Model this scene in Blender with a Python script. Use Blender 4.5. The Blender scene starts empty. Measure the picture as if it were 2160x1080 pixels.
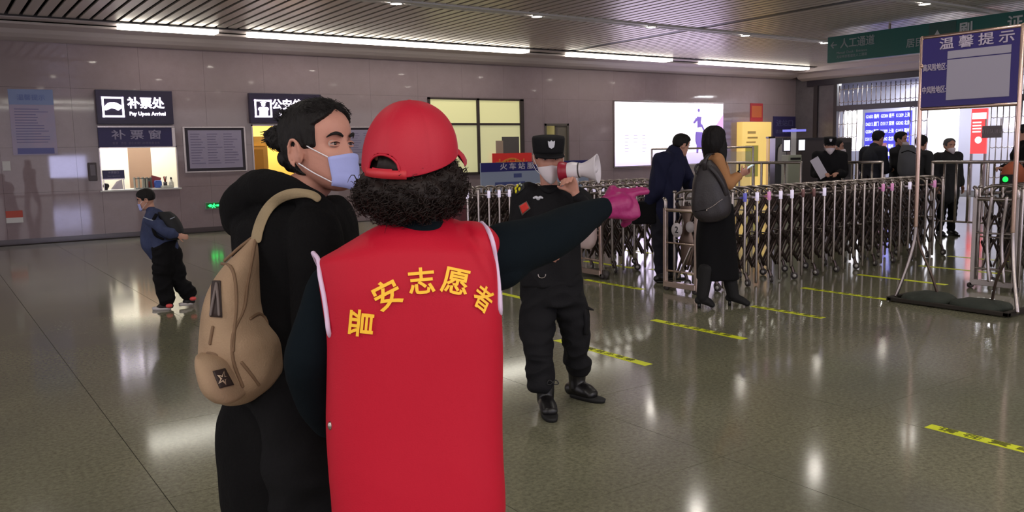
import bpy, bmesh, math, random
import numpy as np
from mathutils import Vector, Matrix
from mathutils.bvhtree import BVHTree

random.seed(7); rng = np.random.default_rng(7)
SC = bpy.context.scene
COL = SC.collection

# ------------------------------------------------------------------ camera
FPX = 1784.74; PITCH = 0.12148956; ROLL = -0.02119939; YAW = 0.60672652; CH = 1.55
def _basis():
    cy, sy, cp, sp = math.cos(YAW), math.sin(YAW), math.cos(PITCH), math.sin(PITCH)
    fw = np.array([sy*cp, cy*cp, -sp]); r = np.array([cy, -sy, 0.]); u = np.cross(r, fw)
    c, s = math.cos(ROLL), math.sin(ROLL)
    return fw, c*r+s*u, -s*r+c*u
FW, RT, UP = _basis(); CO = np.array([0, 0, CH])
HR = np.array([math.cos(YAW), -math.sin(YAW), 0.]); HF = np.array([math.sin(YAW), math.cos(YAW), 0.]); ZZ = np.array([0, 0, 1.])
cam_d = bpy.data.cameras.new('camera'); cam = bpy.data.objects.new('camera', cam_d); COL.objects.link(cam)
cam_d.sensor_width = 36; cam_d.lens = 36*FPX/2160; cam_d.clip_start = .05; cam_d.clip_end = 200
m = Matrix(((RT[0], UP[0], -FW[0], 0), (RT[1], UP[1], -FW[1], 0), (RT[2], UP[2], -FW[2], CH), (0, 0, 0, 1)))
cam.matrix_world = m; SC.camera = cam

# ------------------------------------------------------------------ world, light, exposure
W = bpy.data.worlds.new('world'); SC.world = W; W.use_nodes = True
bg = W.node_tree.nodes['Background']; bg.inputs[0].default_value = (.62, .58, .62, 1); bg.inputs[1].default_value = 1.75
SC.view_settings.view_transform = 'Standard'; SC.view_settings.look = 'None'
SC.view_settings.exposure = 0.14; SC.view_settings.gamma = 1; SC.view_settings.use_curve_mapping = False
DOWNLIGHT_W = 8; STRIP_E = 6.5

def area_light(name, loc, size, power, col=(1, .95, .9), rot=(0, 0, 0), sizey=None, spread=180, disk=False):
    d = bpy.data.lights.new(name, 'AREA'); d.energy = power; d.color = col; d.size = size; d.spread = math.radians(spread)
    if disk: d.shape = 'DISK'
    if sizey: d.shape = 'RECTANGLE'; d.size_y = sizey
    o = bpy.data.objects.new(name, d); COL.objects.link(o); o.location = loc; o.rotation_euler = rot
    return o

# ------------------------------------------------------------------ pixel to place
def ray(x, y): return FW+RT*(x-1080)/FPX-UP*(y-540)/FPX
def at(px, py, D):            # the point seen at a pixel, D metres ahead measured horizontally
    d = ray(px, py); return CO+d*D/(d@HF)
def gnd(px, py, z=0.):
    d = ray(px, py); return CO+d*(z-CH)/d[2]

# ------------------------------------------------------------------ materials
def lin(c):
    return tuple(((v/255)/12.92 if v/255 <= .04045 else ((v/255+.055)/1.055)**2.4) for v in c)
MATS = {}
def mat(name, col, rough=.6, metal=0., bump=None, emit=0., ecol=None, vary=None, spec=.5, trans=0., alpha=1., sheen=0., coat=0., stretch=None):
    if name in MATS: return MATS[name]
    M = bpy.data.materials.new(name); M.use_nodes = True; nt = M.node_tree; b = nt.nodes['Principled BSDF']
    c = lin(col)+(1,)
    b.inputs['Base Color'].default_value = c; b.inputs['Roughness'].default_value = rough; b.inputs['Metallic'].default_value = metal
    b.inputs['Specular IOR Level'].default_value = spec
    if trans: b.inputs['Transmission Weight'].default_value = trans
    if alpha < 1: b.inputs['Alpha'].default_value = alpha
    if sheen: b.inputs['Sheen Weight'].default_value = sheen
    if coat: b.inputs['Coat Weight'].default_value = coat; b.inputs['Coat Roughness'].default_value = .08
    if emit: b.inputs['Emission Color'].default_value = lin(ecol or col)+(1,); b.inputs['Emission Strength'].default_value = emit
    tc = None
    if bump or vary:
        tc = nt.nodes.new('ShaderNodeTexCoord'); src = tc.outputs['Object']
        if stretch:
            mp = nt.nodes.new('ShaderNodeMapping'); mp.inputs['Scale'].default_value = stretch; nt.links.new(src, mp.inputs[0]); src = mp.outputs[0]
    if bump:
        n = nt.nodes.new('ShaderNodeTexNoise'); n.inputs['Scale'].default_value = bump[0]; n.inputs['Detail'].default_value = 5
        nt.links.new(src, n.inputs['Vector'])
        bp = nt.nodes.new('ShaderNodeBump'); bp.inputs['Strength'].default_value = bump[1]; bp.inputs['Distance'].default_value = bump[2] if len(bump) > 2 else .01
        nt.links.new(n.outputs[0], bp.inputs['Height']); nt.links.new(bp.outputs[0], b.inputs['Normal'])
    if vary:
        n = nt.nodes.new('ShaderNodeTexNoise'); n.inputs['Scale'].default_value = vary[0]; n.inputs['Detail'].default_value = 6
        nt.links.new(src, n.inputs['Vector'])
        r = nt.nodes.new('ShaderNodeValToRGB'); r.color_ramp.elements[0].position = .3; r.color_ramp.elements[1].position = .7
        r.color_ramp.elements[0].color = lin(vary[1])+(1,); r.color_ramp.elements[1].color = c
        nt.links.new(n.outputs[0], r.inputs[0]); nt.links.new(r.outputs[0], b.inputs['Base Color'])
    MATS[name] = M; return M

def stone_mat(name, c1, c2, c3, rough, fine, big):
    M = bpy.data.materials.new(name); M.use_nodes = True; nt = M.node_tree; b = nt.nodes['Principled BSDF']; N = nt.nodes.new; K = nt.links.new
    g = N('ShaderNodeNewGeometry')
    n1 = N('ShaderNodeTexNoise'); n1.inputs['Scale'].default_value = fine; n1.inputs['Detail'].default_value = 8; n1.inputs['Roughness'].default_value = .75
    n2 = N('ShaderNodeTexNoise'); n2.inputs['Scale'].default_value = big; n2.inputs['Detail'].default_value = 3
    K(g.outputs['Position'], n1.inputs['Vector']); K(g.outputs['Position'], n2.inputs['Vector'])
    r = N('ShaderNodeValToRGB'); e = r.color_ramp.elements; e[0].position = .36; e[0].color = lin(c1)+(1,); e[1].position = .64; e[1].color = lin(c2)+(1,)
    K(n1.outputs[0], r.inputs[0])
    mx = N('ShaderNodeMix'); mx.data_type = 'RGBA'; mx.inputs['B'].default_value = lin(c3)+(1,)
    r2 = N('ShaderNodeMapRange'); r2.inputs['From Min'].default_value = .4; r2.inputs['From Max'].default_value = .7; r2.inputs['To Max'].default_value = .6
    K(n2.outputs[0], r2.inputs[0]); K(r2.outputs[0], mx.inputs['Factor']); K(r.outputs[0], mx.inputs['A']); K(mx.outputs['Result'], b.inputs['Base Color'])
    r3 = N('ShaderNodeMapRange'); r3.inputs['From Min'].default_value = .3; r3.inputs['From Max'].default_value = .7; r3.inputs['To Min'].default_value = rough[0]; r3.inputs['To Max'].default_value = rough[1]
    K(n2.outputs[0], r3.inputs[0]); K(r3.outputs[0], b.inputs['Roughness'])
    return M

# ------------------------------------------------------------------ mesh tools
def smoothpts(P, sub):
    P = np.asarray(P, float)
    if len(P) < 3 or sub <= 1:
        out = [];
        for i in range(len(P)-1):
            for k in range(max(sub, 1)): out.append(P[i]+(P[i+1]-P[i])*k/max(sub, 1))
        out.append(P[-1]); return np.array(out)
    Q = np.vstack([2*P[0]-P[1], P, 2*P[-1]-P[-2]]); out = []
    for i in range(1, len(Q)-2):
        for k in range(sub):
            t = k/sub; a, b, c, d = Q[i-1], Q[i], Q[i+1], Q[i+2]
            out.append(.5*((2*b)+(-a+c)*t+(2*a-5*b+4*c-d)*t*t+(-a+3*b-3*c+d)*t**3))
    out.append(P[-1]); return np.array(out)

class Buf:
    def __init__(s): s.v = []; s.f = []
    def rings(s, R, close=True):
        n = len(R[0]); o = len(s.v)
        for r in R: s.v.extend(np.asarray(r).tolist())
        for i in range(len(R)-1):
            for k in range(n):
                a = o+i*n+k; b = o+i*n+(k+1) % n
                s.f.append((a, b, b+n, a+n))
        if close:
            s.f.append(tuple(o+k for k in range(n))[::-1]); s.f.append(tuple(o+(len(R)-1)*n+k for k in range(n)))
        return s
    def tube(s, pts, rad, side=None, seg=14, sub=4, cap=True, ex=2.0):
        P = [np.asarray(p, float) for p in pts]
        if not hasattr(rad, '__len__'): rad = [rad]*len(P)
        A = np.array([[r, r] if not hasattr(r, '__len__') else r for r in rad], float)
        Q = smoothpts(np.hstack([np.array(P), A]), sub); C, A = Q[:, :3], np.maximum(Q[:, 3:], 1e-4)
        T = np.gradient(C, axis=0); T /= np.linalg.norm(T, axis=1)[:, None]+1e-12
        S = np.array(side, float) if side is not None else (np.array([0, 0, 1.]) if abs(T[0][2]) < .8 else np.array([1., 0, 0]))
        R = []; th = np.linspace(0, 2*math.pi, seg, endpoint=False)
        ct, st = np.cos(th), np.sin(th)
        if ex != 2.0:
            ct = np.sign(ct)*abs(ct)**(2/ex); st = np.sign(st)*abs(st)**(2/ex)
        def ring(c, t, a, b):
            nonlocal S
            Sp = S-t*(S@t); Sp /= np.linalg.norm(Sp)+1e-12; S2 = np.cross(t, Sp)
            if side is None: S = Sp
            return c+np.outer(ct, Sp)*a+np.outer(st, S2)*b
        n = len(C)
        if cap:
            r0 = min(A[0])
            for q in (80, 50, 25): q = math.radians(q); R.append(ring(C[0]-T[0]*r0*math.sin(q)*.9, T[0], A[0][0]*math.cos(q), A[0][1]*math.cos(q)))
        for i in range(n): R.append(ring(C[i], T[i], *A[i]))
        if cap:
            r0 = min(A[-1])
            for q in (25, 50, 80): q = math.radians(q); R.append(ring(C[-1]+T[-1]*r0*math.sin(q)*.9, T[-1], A[-1][0]*math.cos(q), A[-1][1]*math.cos(q)))
        return s.rings(R)
    def ell(s, c, r, M=None, seg=16, rn=10):
        M = np.eye(3) if M is None else M; R = []
        for i in range(rn):
            f = math.pi*(i+.5)/rn; z = -math.cos(f); q = math.sin(f)
            R.append([np.asarray(c)+M@np.array([r[0]*q*math.cos(t), r[1]*q*math.sin(t), r[2]*z]) for t in np.linspace(0, 2*math.pi, seg, endpoint=False)])
        return s.rings(R)
    def box(s, a, b, M=None, o=(0, 0, 0)):
        n = len(s.v); M = np.eye(3) if M is None else M
        for x in (a[0], b[0]):
            for y in (a[1], b[1]):
                for z in (a[2], b[2]): s.v.append((np.asarray(o)+M@np.array([x, y, z])).tolist())
        for f in ((0, 1, 3, 2), (4, 6, 7, 5), (0, 4, 5, 1), (2, 3, 7, 6), (0, 2, 6, 4), (1, 5, 7, 3)): s.f.append(tuple(n+i for i in f))
        return s
    def secs(s, S, ax=None, ay=None, seg=44, sub=4, ex=2.4):
        # S: list of (centre, halfwidth, halfdepth); horizontal rings
        ax = HR if ax is None else ax; ay = HF if ay is None else ay
        Q = smoothpts(np.array([list(c)+[w, d] for c, w, d in S]), sub)
        th = np.linspace(0, 2*math.pi, seg, endpoint=False); ct, st = np.cos(th), np.sin(th)
        ct = np.sign(ct)*abs(ct)**(2/ex); st = np.sign(st)*abs(st)**(2/ex)
        R = [q[:3]+np.outer(ct, ax)*max(q[3], .002)+np.outer(st, ay)*max(q[4], .002) for q in Q]
        return s.rings(R)
    def mesh(s, name, off=(0, 0, 0)):
        me = bpy.data.meshes.new(name); v = np.array(s.v)-np.asarray(off)
        me.from_pydata(v.tolist(), [], s.f); me.update()
        return me

def put(name, me, material, parent=None, loc=None, smooth=True):
    o = bpy.data.objects.new(name, me); COL.objects.link(o)
    if material is not None and not me.materials: me.materials.append(material)
    if smooth: me.shade_smooth()
    if parent is not None: o.parent = parent
    if loc is not None: o.location = loc
    return o
def fixn(me):
    b = bmesh.new(); b.from_mesh(me); bmesh.ops.recalc_face_normals(b, faces=b.faces); b.to_mesh(me); b.free(); return me
def obj(name, buf, material, parent=None, root=(0, 0, 0), smooth=True, bevel=0., loc=None):
    me = fixn(buf.mesh(name, root)); o = put(name, me, material, parent, loc, smooth)
    if bevel:
        md = o.modifiers.new('b', 'BEVEL'); md.width = bevel; md.segments = 2; md.limit_method = 'ANGLE'
    if smooth and bevel: pass
    return o
def flat(name, buf, material, parent=None, root=(0, 0, 0), bevel=0., loc=None):
    return obj(name, buf, material, parent, root, False, bevel, loc)

def skin(buf, voxel, it=4, off=(0, 0, 0), fac=.5):
    me = buf.mesh('t', off); o = bpy.data.objects.new('t', me); COL.objects.link(o)
    r = o.modifiers.new('r', 'REMESH'); r.mode = 'VOXEL'; r.voxel_size = voxel
    if it: sm = o.modifiers.new('s', 'SMOOTH'); sm.iterations = it; sm.factor = fac
    dg = bpy.context.evaluated_depsgraph_get(); out = bpy.data.meshes.new_from_object(o.evaluated_get(dg))
    bpy.data.objects.remove(o); bpy.data.meshes.remove(me); return out
def nz(P, f, seed, n=7, stretch=(1, 1, 1)):
    r = np.random.default_rng(seed); P = P*np.array(stretch)*f; s = 0
    for i in range(n):
        k = r.normal(size=3); k /= np.linalg.norm(k); k2 = r.normal(size=3); k2 /= np.linalg.norm(k2)
        s = s+np.sin(P@k*(1+.35*i)+r.uniform(0, 6.3)+1.6*np.sin(P@k2*.6+r.uniform(0, 6.3)))/(1+.3*i)
    return s/2.2
def getv(me):
    v = np.empty(len(me.vertices)*3); me.vertices.foreach_get('co', v); return v.reshape(-1, 3)
def wrinkle(me, amp, f, seed=1, stretch=(1, 1, 1), ridge=False, fn=None):
    v = getv(me); n = np.empty(len(me.vertices)*3); me.vertices.foreach_get('normal', n); n = n.reshape(-1, 3)
    d = nz(v, f, seed, stretch=stretch)
    if ridge: d = 1-2*np.abs(d)
    d = d*amp
    if fn is not None: d = d*fn(v)
    me.vertices.foreach_set('co', (v+n*d[:, None]).ravel()); me.update(); return me
def bvh(me, off=(0, 0, 0)):
    v = getv(me)+np.asarray(off); return BVHTree.FromPolygons(v.tolist(), [tuple(p.vertices) for p in me.polygons])
def surf(B, px, py, lift=.003, default=None):
    d = ray(px, py); d = d/np.linalg.norm(d); h = B.ray_cast(Vector(CO), Vector(d))
    if h[0] is None: return default
    return np.array(h[0])-d*lift

def tag(o, label=None, cat=None, group=None, kind=None):
    if label: o['label'] = label
    if cat: o['category'] = cat
    if group: o['group'] = group
    if kind: o['kind'] = kind
    return o
def empty(name, loc, label=None, cat=None, group=None, rz=0, kind=None):
    o = bpy.data.objects.new(name, None); COL.objects.link(o); o.location = tuple(float(x) for x in loc); o.rotation_euler = (0, 0, rz); o.empty_display_size = .1
    return tag(o, label, cat, group, kind)
def dup(o, name=None, parent=None, loc=None):
    c = o.copy(); COL.objects.link(c)
    if name: c.name = name
    if parent is not None: c.parent = parent
    if loc is not None: c.location = loc
    return c

def text_mesh(s, size, bold=0., ext=.002, align='CENTER', sx=1.):
    c = bpy.data.curves.new('t', 'FONT'); c.body = s; c.size = size; c.extrude = ext; c.bevel_depth = bold; c.bevel_resolution = 0; c.align_x = align; c.align_y = 'CENTER'; c.resolution_u = 2
    o = bpy.data.objects.new('t', c); COL.objects.link(o)
    dg = bpy.context.evaluated_depsgraph_get(); me = bpy.data.meshes.new_from_object(o.evaluated_get(dg))
    bpy.data.objects.remove(o); bpy.data.curves.remove(c)
    if sx != 1.:
        v = getv(me); v[:, 0] *= sx; me.vertices.foreach_set('co', v.ravel()); me.update()
    return me
def text(name, s, size, material, M, parent=None, bold=0., ext=.002, align='CENTER', sx=1.):
    me = text_mesh(s, size, bold, ext, align, sx); me.materials.clear()
    o = put(name, me, material, parent, smooth=False); o.matrix_local = M; return o
def frame_wall(x, z, y=None):       # text facing -Y on the ticket wall
    return Matrix.Translation((x, y, z)) @ Matrix.Rotation(math.pi/2, 4, 'X')
def frame_gate(y, z, x):            # text facing -X (towards the camera side of the gate wall)
    return Matrix.Translation((x, y, z)) @ Matrix.Rotation(-math.pi/2, 4, 'Z') @ Matrix.Rotation(math.pi/2, 4, 'X')
# ------------------------------------------------------------------ setting
WY = 18.67; CZ = 4.12; GX = 25.0
m_floor = stone_mat('polished_granite', (148, 146, 122), (104, 102, 84), (102, 101, 88), (.09, .13), 42, .7)
m_joint = mat('dark_joint', (42, 39, 35), .8)
m_wall = stone_mat('polished_marble', (158, 140, 146), (150, 132, 138), (144, 130, 132), (.02, .06), 3, .5)
m_cove = mat('cove_plaster', (190, 178, 178), .4)
m_slat = mat('ceiling_slat', (208, 198, 190), .36, .45)
m_black = mat('plenum_black', (14, 12, 12), .9)
m_white = mat('white_paint', (215, 212, 212), .5)
m_tube = mat('lit_tube', (255, 252, 240), .5, emit=STRIP_E, ecol=(255, 250, 235))
m_bulb = mat('lit_downlight', (255, 250, 240), .5, emit=28, ecol=(255, 246, 232))
m_dark = mat('dark_metal', (40, 36, 38), .45, .4)
m_steel = mat('stainless_steel', (176, 166, 162), .24, .95)
m_steel_w = mat('stainless_warm', (206, 184, 172), .27, .9)

def structure(o): o['kind'] = 'structure'; return o
floor = structure(flat('floor', Buf().box((-9, -10, -.1), (29, WY+3, -.004)), m_joint))
TS = 1.2; tiles = []
for i in range(-6, 21):
    for j in range(-6, 16):
        x0, y0 = .81+(i-1)*TS, .4+j*TS
        if y0+TS > WY+.2: continue
        c = np.array([x0+.6, y0+.6, 0])-CO; dpt = c@FW
        if dpt < .6: sz = 0; px = py = -999
        else: px = 1080+FPX*(c@RT)/dpt; py = 540-FPX*(c@UP)/dpt; sz = FPX*FPX/dpt**3 if -500 < px < 2660 and py < 1500 else 0
        tiles.append((sz, x0, y0))
tiles.sort(reverse=True)
tile_me = fixn(Buf().box((0, 0, -.02), (TS-.004, TS-.004, 0)).mesh('tile')); tile_me.materials.append(m_floor)
for k, (sz, x0, y0) in enumerate(tiles[:296]): put('floor_tile', tile_me, None, floor, (x0, y0, 0), False)
b = Buf()
for sz, x0, y0 in tiles[296:]: b.box((x0, y0, -.02), (x0+TS-.004, y0+TS-.004, 0))
o = flat('outer_floor_tiles', b, m_floor, floor); o['kind'] = 'stuff'

# ticket wall, with its openings
OPEN = [(2.98, 4.47, .97, 1.83), (6.07, 7.71, 0, 2.27), (10.5, 13.42, 1.02, 2.96), (14.15, 14.95, 0, 2.3)]
wall = structure(flat('wall_left', Buf().box((-9, WY+.06, 0), (2.9, WY+.12, 4.1)), m_joint))
b = Buf()
xs = [-9, 2.98, 4.47, 6.07, 7.71, 10.5, 13.42, 14.15, 14.95, GX+.1]
b.box((-9, WY+.05, 0), (2.98, WY+.1, 4.1))
b.box((4.47, WY+.05, 0), (6.07, WY+.1, 4.1)); b.box((7.71, WY+.05, 0), (10.5, WY+.1, 4.1)); b.box((13.42, WY+.05, 0), (14.15, WY+.1, 4.1)); b.box((14.95, WY+.05, 0), (GX+.1, WY+.1, 4.1))
for x0, x1, z0, z1 in OPEN:
    b.box((x0, WY+.05, z1), (x1, WY+.1, 4.1))
    if z0 > 0: b.box((x0, WY+.05, 0), (x1, WY+.1, z0))
wall.data = fixn(b.mesh('wall_left')); wall.data.materials.append(m_joint)
def subtract(r, h):
    x0, x1, z0, z1 = r; a0, a1, c0, c1 = h
    if a1 <= x0 or a0 >= x1 or c1 <= z0 or c0 >= z1: return [r]
    out = []
    if a0 > x0: out.append((x0, a0, z0, z1))
    if a1 < x1: out.append((a1, x1, z0, z1))
    xa, xb = max(x0, a0), min(x1, a1)
    if c0 > z0: out.append((xa, xb, z0, c0))
    if c1 < z1: out.append((xa, xb, c1, z1))
    return out
pz = [0, .98, 1.84, 2.98, 3.95]
for i in range(-6, 20):
    for j in range(4):
        rects = [(i*1.28, min(i*1.28+1.28, GX), pz[j], pz[j+1])]
        if rects[0][0] >= GX: continue
        for h in OPEN: rects = [q for r in rects for q in subtract(r, h)]
        for x0, x1, z0, z1 in rects:
            if x1-x0 < .02 or z1-z0 < .02: continue
            flat('wall_panel', Buf().box((x0+.0015, WY+random.uniform(0, .0008), z0+.0015), (x1-.0015, WY+.05, z1-.0015)), m_wall, wall)
structure(flat('baseboard_left', Buf().box((4.47, WY-.012, 0), (6.07, WY, .1)).box((-9, WY-.012, 0), (2.98, WY, .1)).box((2.98, WY-.012, 0), (4.47, WY, .1)), mat('baseboard_stone', (86, 76, 78), .2)))
# cove above the wall with four fluorescent strips
prof = [(0, 3.83), (-.12, 3.83), (-.3, 3.87), (-.42, 3.93), (-.5, 4.0), (-.95, 4.02), (-.97, 4.06), (-.5, 4.06), (-.35, 4.12), (0, 4.2)]
b = Buf(); b.rings([[(X, WY+y, z) for y, z in prof] for X in (-9, GX-.4)]); structure(obj('trim_1', b, m_cove, smooth=False))
strips = [(3.3, 5.1), (5.75, 12.7), (14.1, 17.7), (19.1, 23.9)]
for n, (a, c) in enumerate(strips):
    e = empty('ceiling_strip_light', ((a+c)/2, WY-1.16, 4.06), 'fluorescent strip light in the ceiling cove, '+['short one above the ticket window', 'the longest, above doorway and window', 'third along, above the small door', 'farthest, ending at the corner of the hall'][n], 'light', 'strip lights in the cove')
    nseg = max(1, round((c-a)/1.25)); L = (c-a)/nseg
    flat('housing', Buf().box((a-(a+c)/2, -.19, .02), (c-(a+c)/2, .19, .07)), m_white, e)
    for k in range(nseg):
        flat('tube', Buf().box((-L/2, -.17, -.045), (L/2-.004, .17, .02)), m_tube, e, loc=(a-(a+c)/2+L*(k+.5), 0, 0))
# slatted ceiling
ceil = structure(flat('ceiling', Buf().box((-9, -10, 4.36), (29, WY+.3, 4.42)), m_black))
PIT = .222; bays = [(13.28, 17.3), (8.85, 12.95), (4.45, 8.5), (.05, 4.1), (-4.4, -.3), (-8.8, -4.75)]
rail_y = [13.1, 8.68, 4.27, -.12, -4.55]
rest = Buf()
for bi, (y0, y1) in enumerate(bays):
    sb = Buf(); w = .158
    sb.rings([[(0, y, 0), (w, y, 0), (w, y, .03), (w-.012, y, .03), (w-.012, y, .008), (.012, y, .008), (.012, y, .03), (0, y, .03)] for y in (y0, y1)])
    sm = fixn(sb.mesh('slat')); sm.materials.append(m_slat)
    n = 0
    for k in range(-40, 108):
        x = 1.5+k*PIT
        if 13.93 < x+.08 < 14.2 or x > GX-.3: continue
        seen = bi < 2 and x > -1 and n < 118 or bi == 2 and 7 < x < 18
        if seen: put('slat', sm, None, ceil, (x, 0, CZ-.002), False); n += 1
        else: rest.box((x, y0, CZ), (x+w, y1, CZ+.012))
o = flat('outer_slats', rest, m_slat, ceil); o['kind'] = 'stuff'
for n, y in enumerate(rail_y):
    r = structure(flat('trim_%d' % (n+2), Buf().box((-9, y-.15, CZ-.03), (GX-.4, y-.03, CZ+.03)).box((-9, y+.03, CZ-.03), (GX-.4, y+.15, CZ+.03)), m_white))
structure(flat('trim_7', Buf().box((13.96, -9, CZ+.01), (14.14, 17.3, CZ+.05)), m_dark))
structure(flat('trim_13', Buf().box((-9, WY+.12, 4.0), (GX+.2, WY+.3, 4.4)), m_black))
structure(flat('trim_14', Buf().box((-9, 17.38, 4.085), (GX-.6, 17.75, 4.1)), m_cove))
structure(flat('trim_8', Buf().box((-9, 17.3, CZ-.02), (GX-.4, 17.36, CZ+.05)), m_dark))
RAILN = {13.1: 'the far rail', 8.68: 'the nearer rail', 4.27: 'the rail overhead'}
bulb_me = None
for y in rail_y:
    for k in range(-1, 7):
        x = {13.1: 6.83, 8.68: 6.45, 4.27: 6.6}.get(y, 6.6)+(k-1)*2.95
        if x > 22: continue
        vis = (y == 13.1 and x > 6.5) or (y == 8.68 and x > 15)
        e = empty('downlight', (x, y, CZ-.03))
        if y == 13.1 and x > 6.5:
            lb = 'round downlight in the far ceiling rail, '+{1: 'cut by the top edge of the picture', 2: 'above the big window', 3: 'left of the dark cross joint', 4: 'just past the dark cross joint', 5: 'last one before the green sign', 6: 'behind the green sign'}[k]
            tag(e, lb, 'light', 'recessed downlights')
        elif y == 8.68 and x > 15: tag(e, 'round downlight in the nearer ceiling rail, '+('above the green sign at the top edge' if x < 16.5 else 'well beyond the green sign' if x < 19 else 'close to the gate wall'), 'light', 'recessed downlights')
        else: tag(e, 'round recessed downlight lit in a ceiling rail over the near hall', 'light', 'recessed downlights')
        if bulb_me is None:
            bb = Buf().tube([(0, 0, -.012), (0, 0, .02)], .095, seg=20, sub=1, cap=False); rb = Buf()
            rb.rings([[(r*math.cos(t), r*math.sin(t), z) for t in np.linspace(0, 6.283, 24, endpoint=False)] for r, z in ((.125, .0), (.125, -.012), (.1, -.018), (.1, .0))], close=False)
            bulb_me = fixn(bb.mesh('lamp')); bulb_me.materials.append(m_bulb); ring_me = fixn(rb.mesh('ring')); ring_me.materials.append(m_white)
        put('lamp', bulb_me, None, e, (0, 0, 0)); put('ring', ring_me, None, e, (0, 0, 0))
        area_light('downlight_beam', (x, y, CZ-.07), .18, DOWNLIGHT_W, (1, .93, .85), disk=True, spread=150)

# gate wall on the right with bulkhead
m_gwall = stone_mat('grey_marble', (112, 106, 112), (98, 92, 98), (90, 86, 92), (.12, .2), 3, .6)
gy1, gy0 = 17.0, 7.0
gw = structure(flat('wall_right', Buf().box((GX, gy1, 0), (GX+.15, WY+.1, 4.1)).box((GX, gy0, 3.62), (GX+.15, gy1, 4.1)).box((GX, -10, 0), (GX+.15, gy0, 4.1)), m_gwall))
prof = [(0, 3.75), (-.1, 3.75), (-.3, 3.82), (-.45, 3.95), (-.75, 3.98), (-.75, 4.14), (0, 4.2)]
b = Buf(); b.rings([[(GX+x, Y, z) for x, z in prof] for Y in (-10, WY-.3)]); structure(obj('trim_9', b, m_cove, smooth=False))
structure(flat('trim_10', Buf().box((GX-.08, gy0, 3.56), (GX+.02, WY-.5, 3.74)), mat('dark_band', (40, 34, 44), .4)))
structure(flat('trim_11', Buf().box((GX-.1, 17.0, 0), (GX, 17.12, 3.56)).box((GX-.08, 17.75, 0), (GX-.02, 17.9, 3.56)), mat('dark_post', (46, 40, 44), .4)))

# fill lights added out of view to brighten the figures, shaped as ceiling troughs
for k, (x, y) in enumerate(((-1.5, -2.4), (5.0, -2.4), (-1.5, -6.8), (5.0, -6.8), (-4.5, 2.0))):
    e = empty('ceiling_trough_light', (x, y, 4.07), ['long lit ceiling trough just behind the camera, left one', 'long lit ceiling trough just behind the camera, right one', 'long lit ceiling trough at the back of the hall, left one', 'long lit ceiling trough at the back of the hall, right one', 'lit ceiling trough over the left side of the hall'][k], 'light', 'ceiling troughs behind the camera')
    flat('housing', Buf().box((-2.2, -.25, .0), (2.2, .25, .05)), m_white, e); flat('tube', Buf().box((-2.1, -.18, -.03), (2.1, .18, 0)), m_tube, e)
    area_light('trough_beam', (x, y, 4.0), 4.0, 85, (1, .95, .9), sizey=.4)
# rooms behind the openings
m_room = mat('room_white', (235, 230, 215), .8)
def room(name, x0, x1, z0, z1, dep, m, power, col, loc=None):
    b = Buf(); y0 = WY+.1; y1 = y0+dep
    b.box((x0-.5, y1, 0), (x1+.5, y1+.05, 3)); b.box((x0-.55, y0, 0), (x0-.5, y1, 3)); b.box((x1+.5, y0, 0), (x1+.55, y1, 3)); b.box((x0-.5, y0, 2.9), (x1+.5, y1, 3.0))
    structure(flat(name, b, m)); area_light('room_lamp', ((x0+x1)/2, y0+dep/2, 2.7), 1.2, power, col, sizey=.5)
room('wall_back_1', 2.98, 4.47, .9, 1.9, 1.6, m_room, 62, (1, .98, .93))
room('wall_back_2', 6.07, 7.71, 0, 2.27, 1.8, mat('room_yellow', (244, 208, 120), .8), 62, (1, .88, .55))
room('wall_back_4', 14.15, 14.95, 0, 2.3, 1.5, mat('room_olive', (170, 160, 120), .8), 14, (1, .95, .75))
# ticket window
e = structure(empty('window_1', (3.72, WY, .97)))
flat('counter_ledge', Buf().box((-.78, -.06, -.03), (.78, .45, 0)), m_white, e)
fr = flat('window_frame', Buf().box((-.745, -.01, 0), (-.725, .04, .86)).box((.725, -.01, 0), (.745, .04, .86)).box((-.745, -.01, .84), (.745, .04, .86)), m_steel, e)
flat('peach_curtain', Buf().box((-.04, .9, 0), (.42, .93, .86)), mat('peach_cloth', (240, 200, 170), .8), e)
# doorway with a yellow inside
e = structure(empty('door_1', (6.89, WY, 0)))
flat('door_frame', Buf().box((-.83, -.02, 0), (-.8, .08, 2.28)).box((.8, -.02, 0), (.83, .08, 2.28)).box((-.83, -.02, 2.25), (.83, .08, 2.28)), m_steel, e)
flat('door_leaf', Buf().box((-.8, .9, .02), (-.18, .94, 2.05)), mat('yellow_door', (232, 190, 108), .6), e, bevel=.004)
flat('panel_strip', Buf().box((-.5, .86, 1.1), (-.3, .9, 1.75)).box((-.52, .86, 1.8), (-.25, .89, 1.83)), mat('ochre_door', (205, 160, 84), .6), e)
# small door
e = structure(empty('door_2', (14.55, WY, 0)))
flat('door_frame', Buf().box((-.42, -.02, 0), (-.36, .08, 2.32)).box((.36, -.02, 0), (.42, .08, 2.32)).box((-.42, -.02, 2.26), (.42, .08, 2.32)).box((-.03, .0, 0), (.03, .06, 2.26)), mat('olive_frame', (92, 84, 78), .5), e)
flat('door_leaf', Buf().box((.03, .01, .02), (.36, .05, 2.26)), mat('olive_leaf', (112, 104, 92), .5), e)
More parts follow.
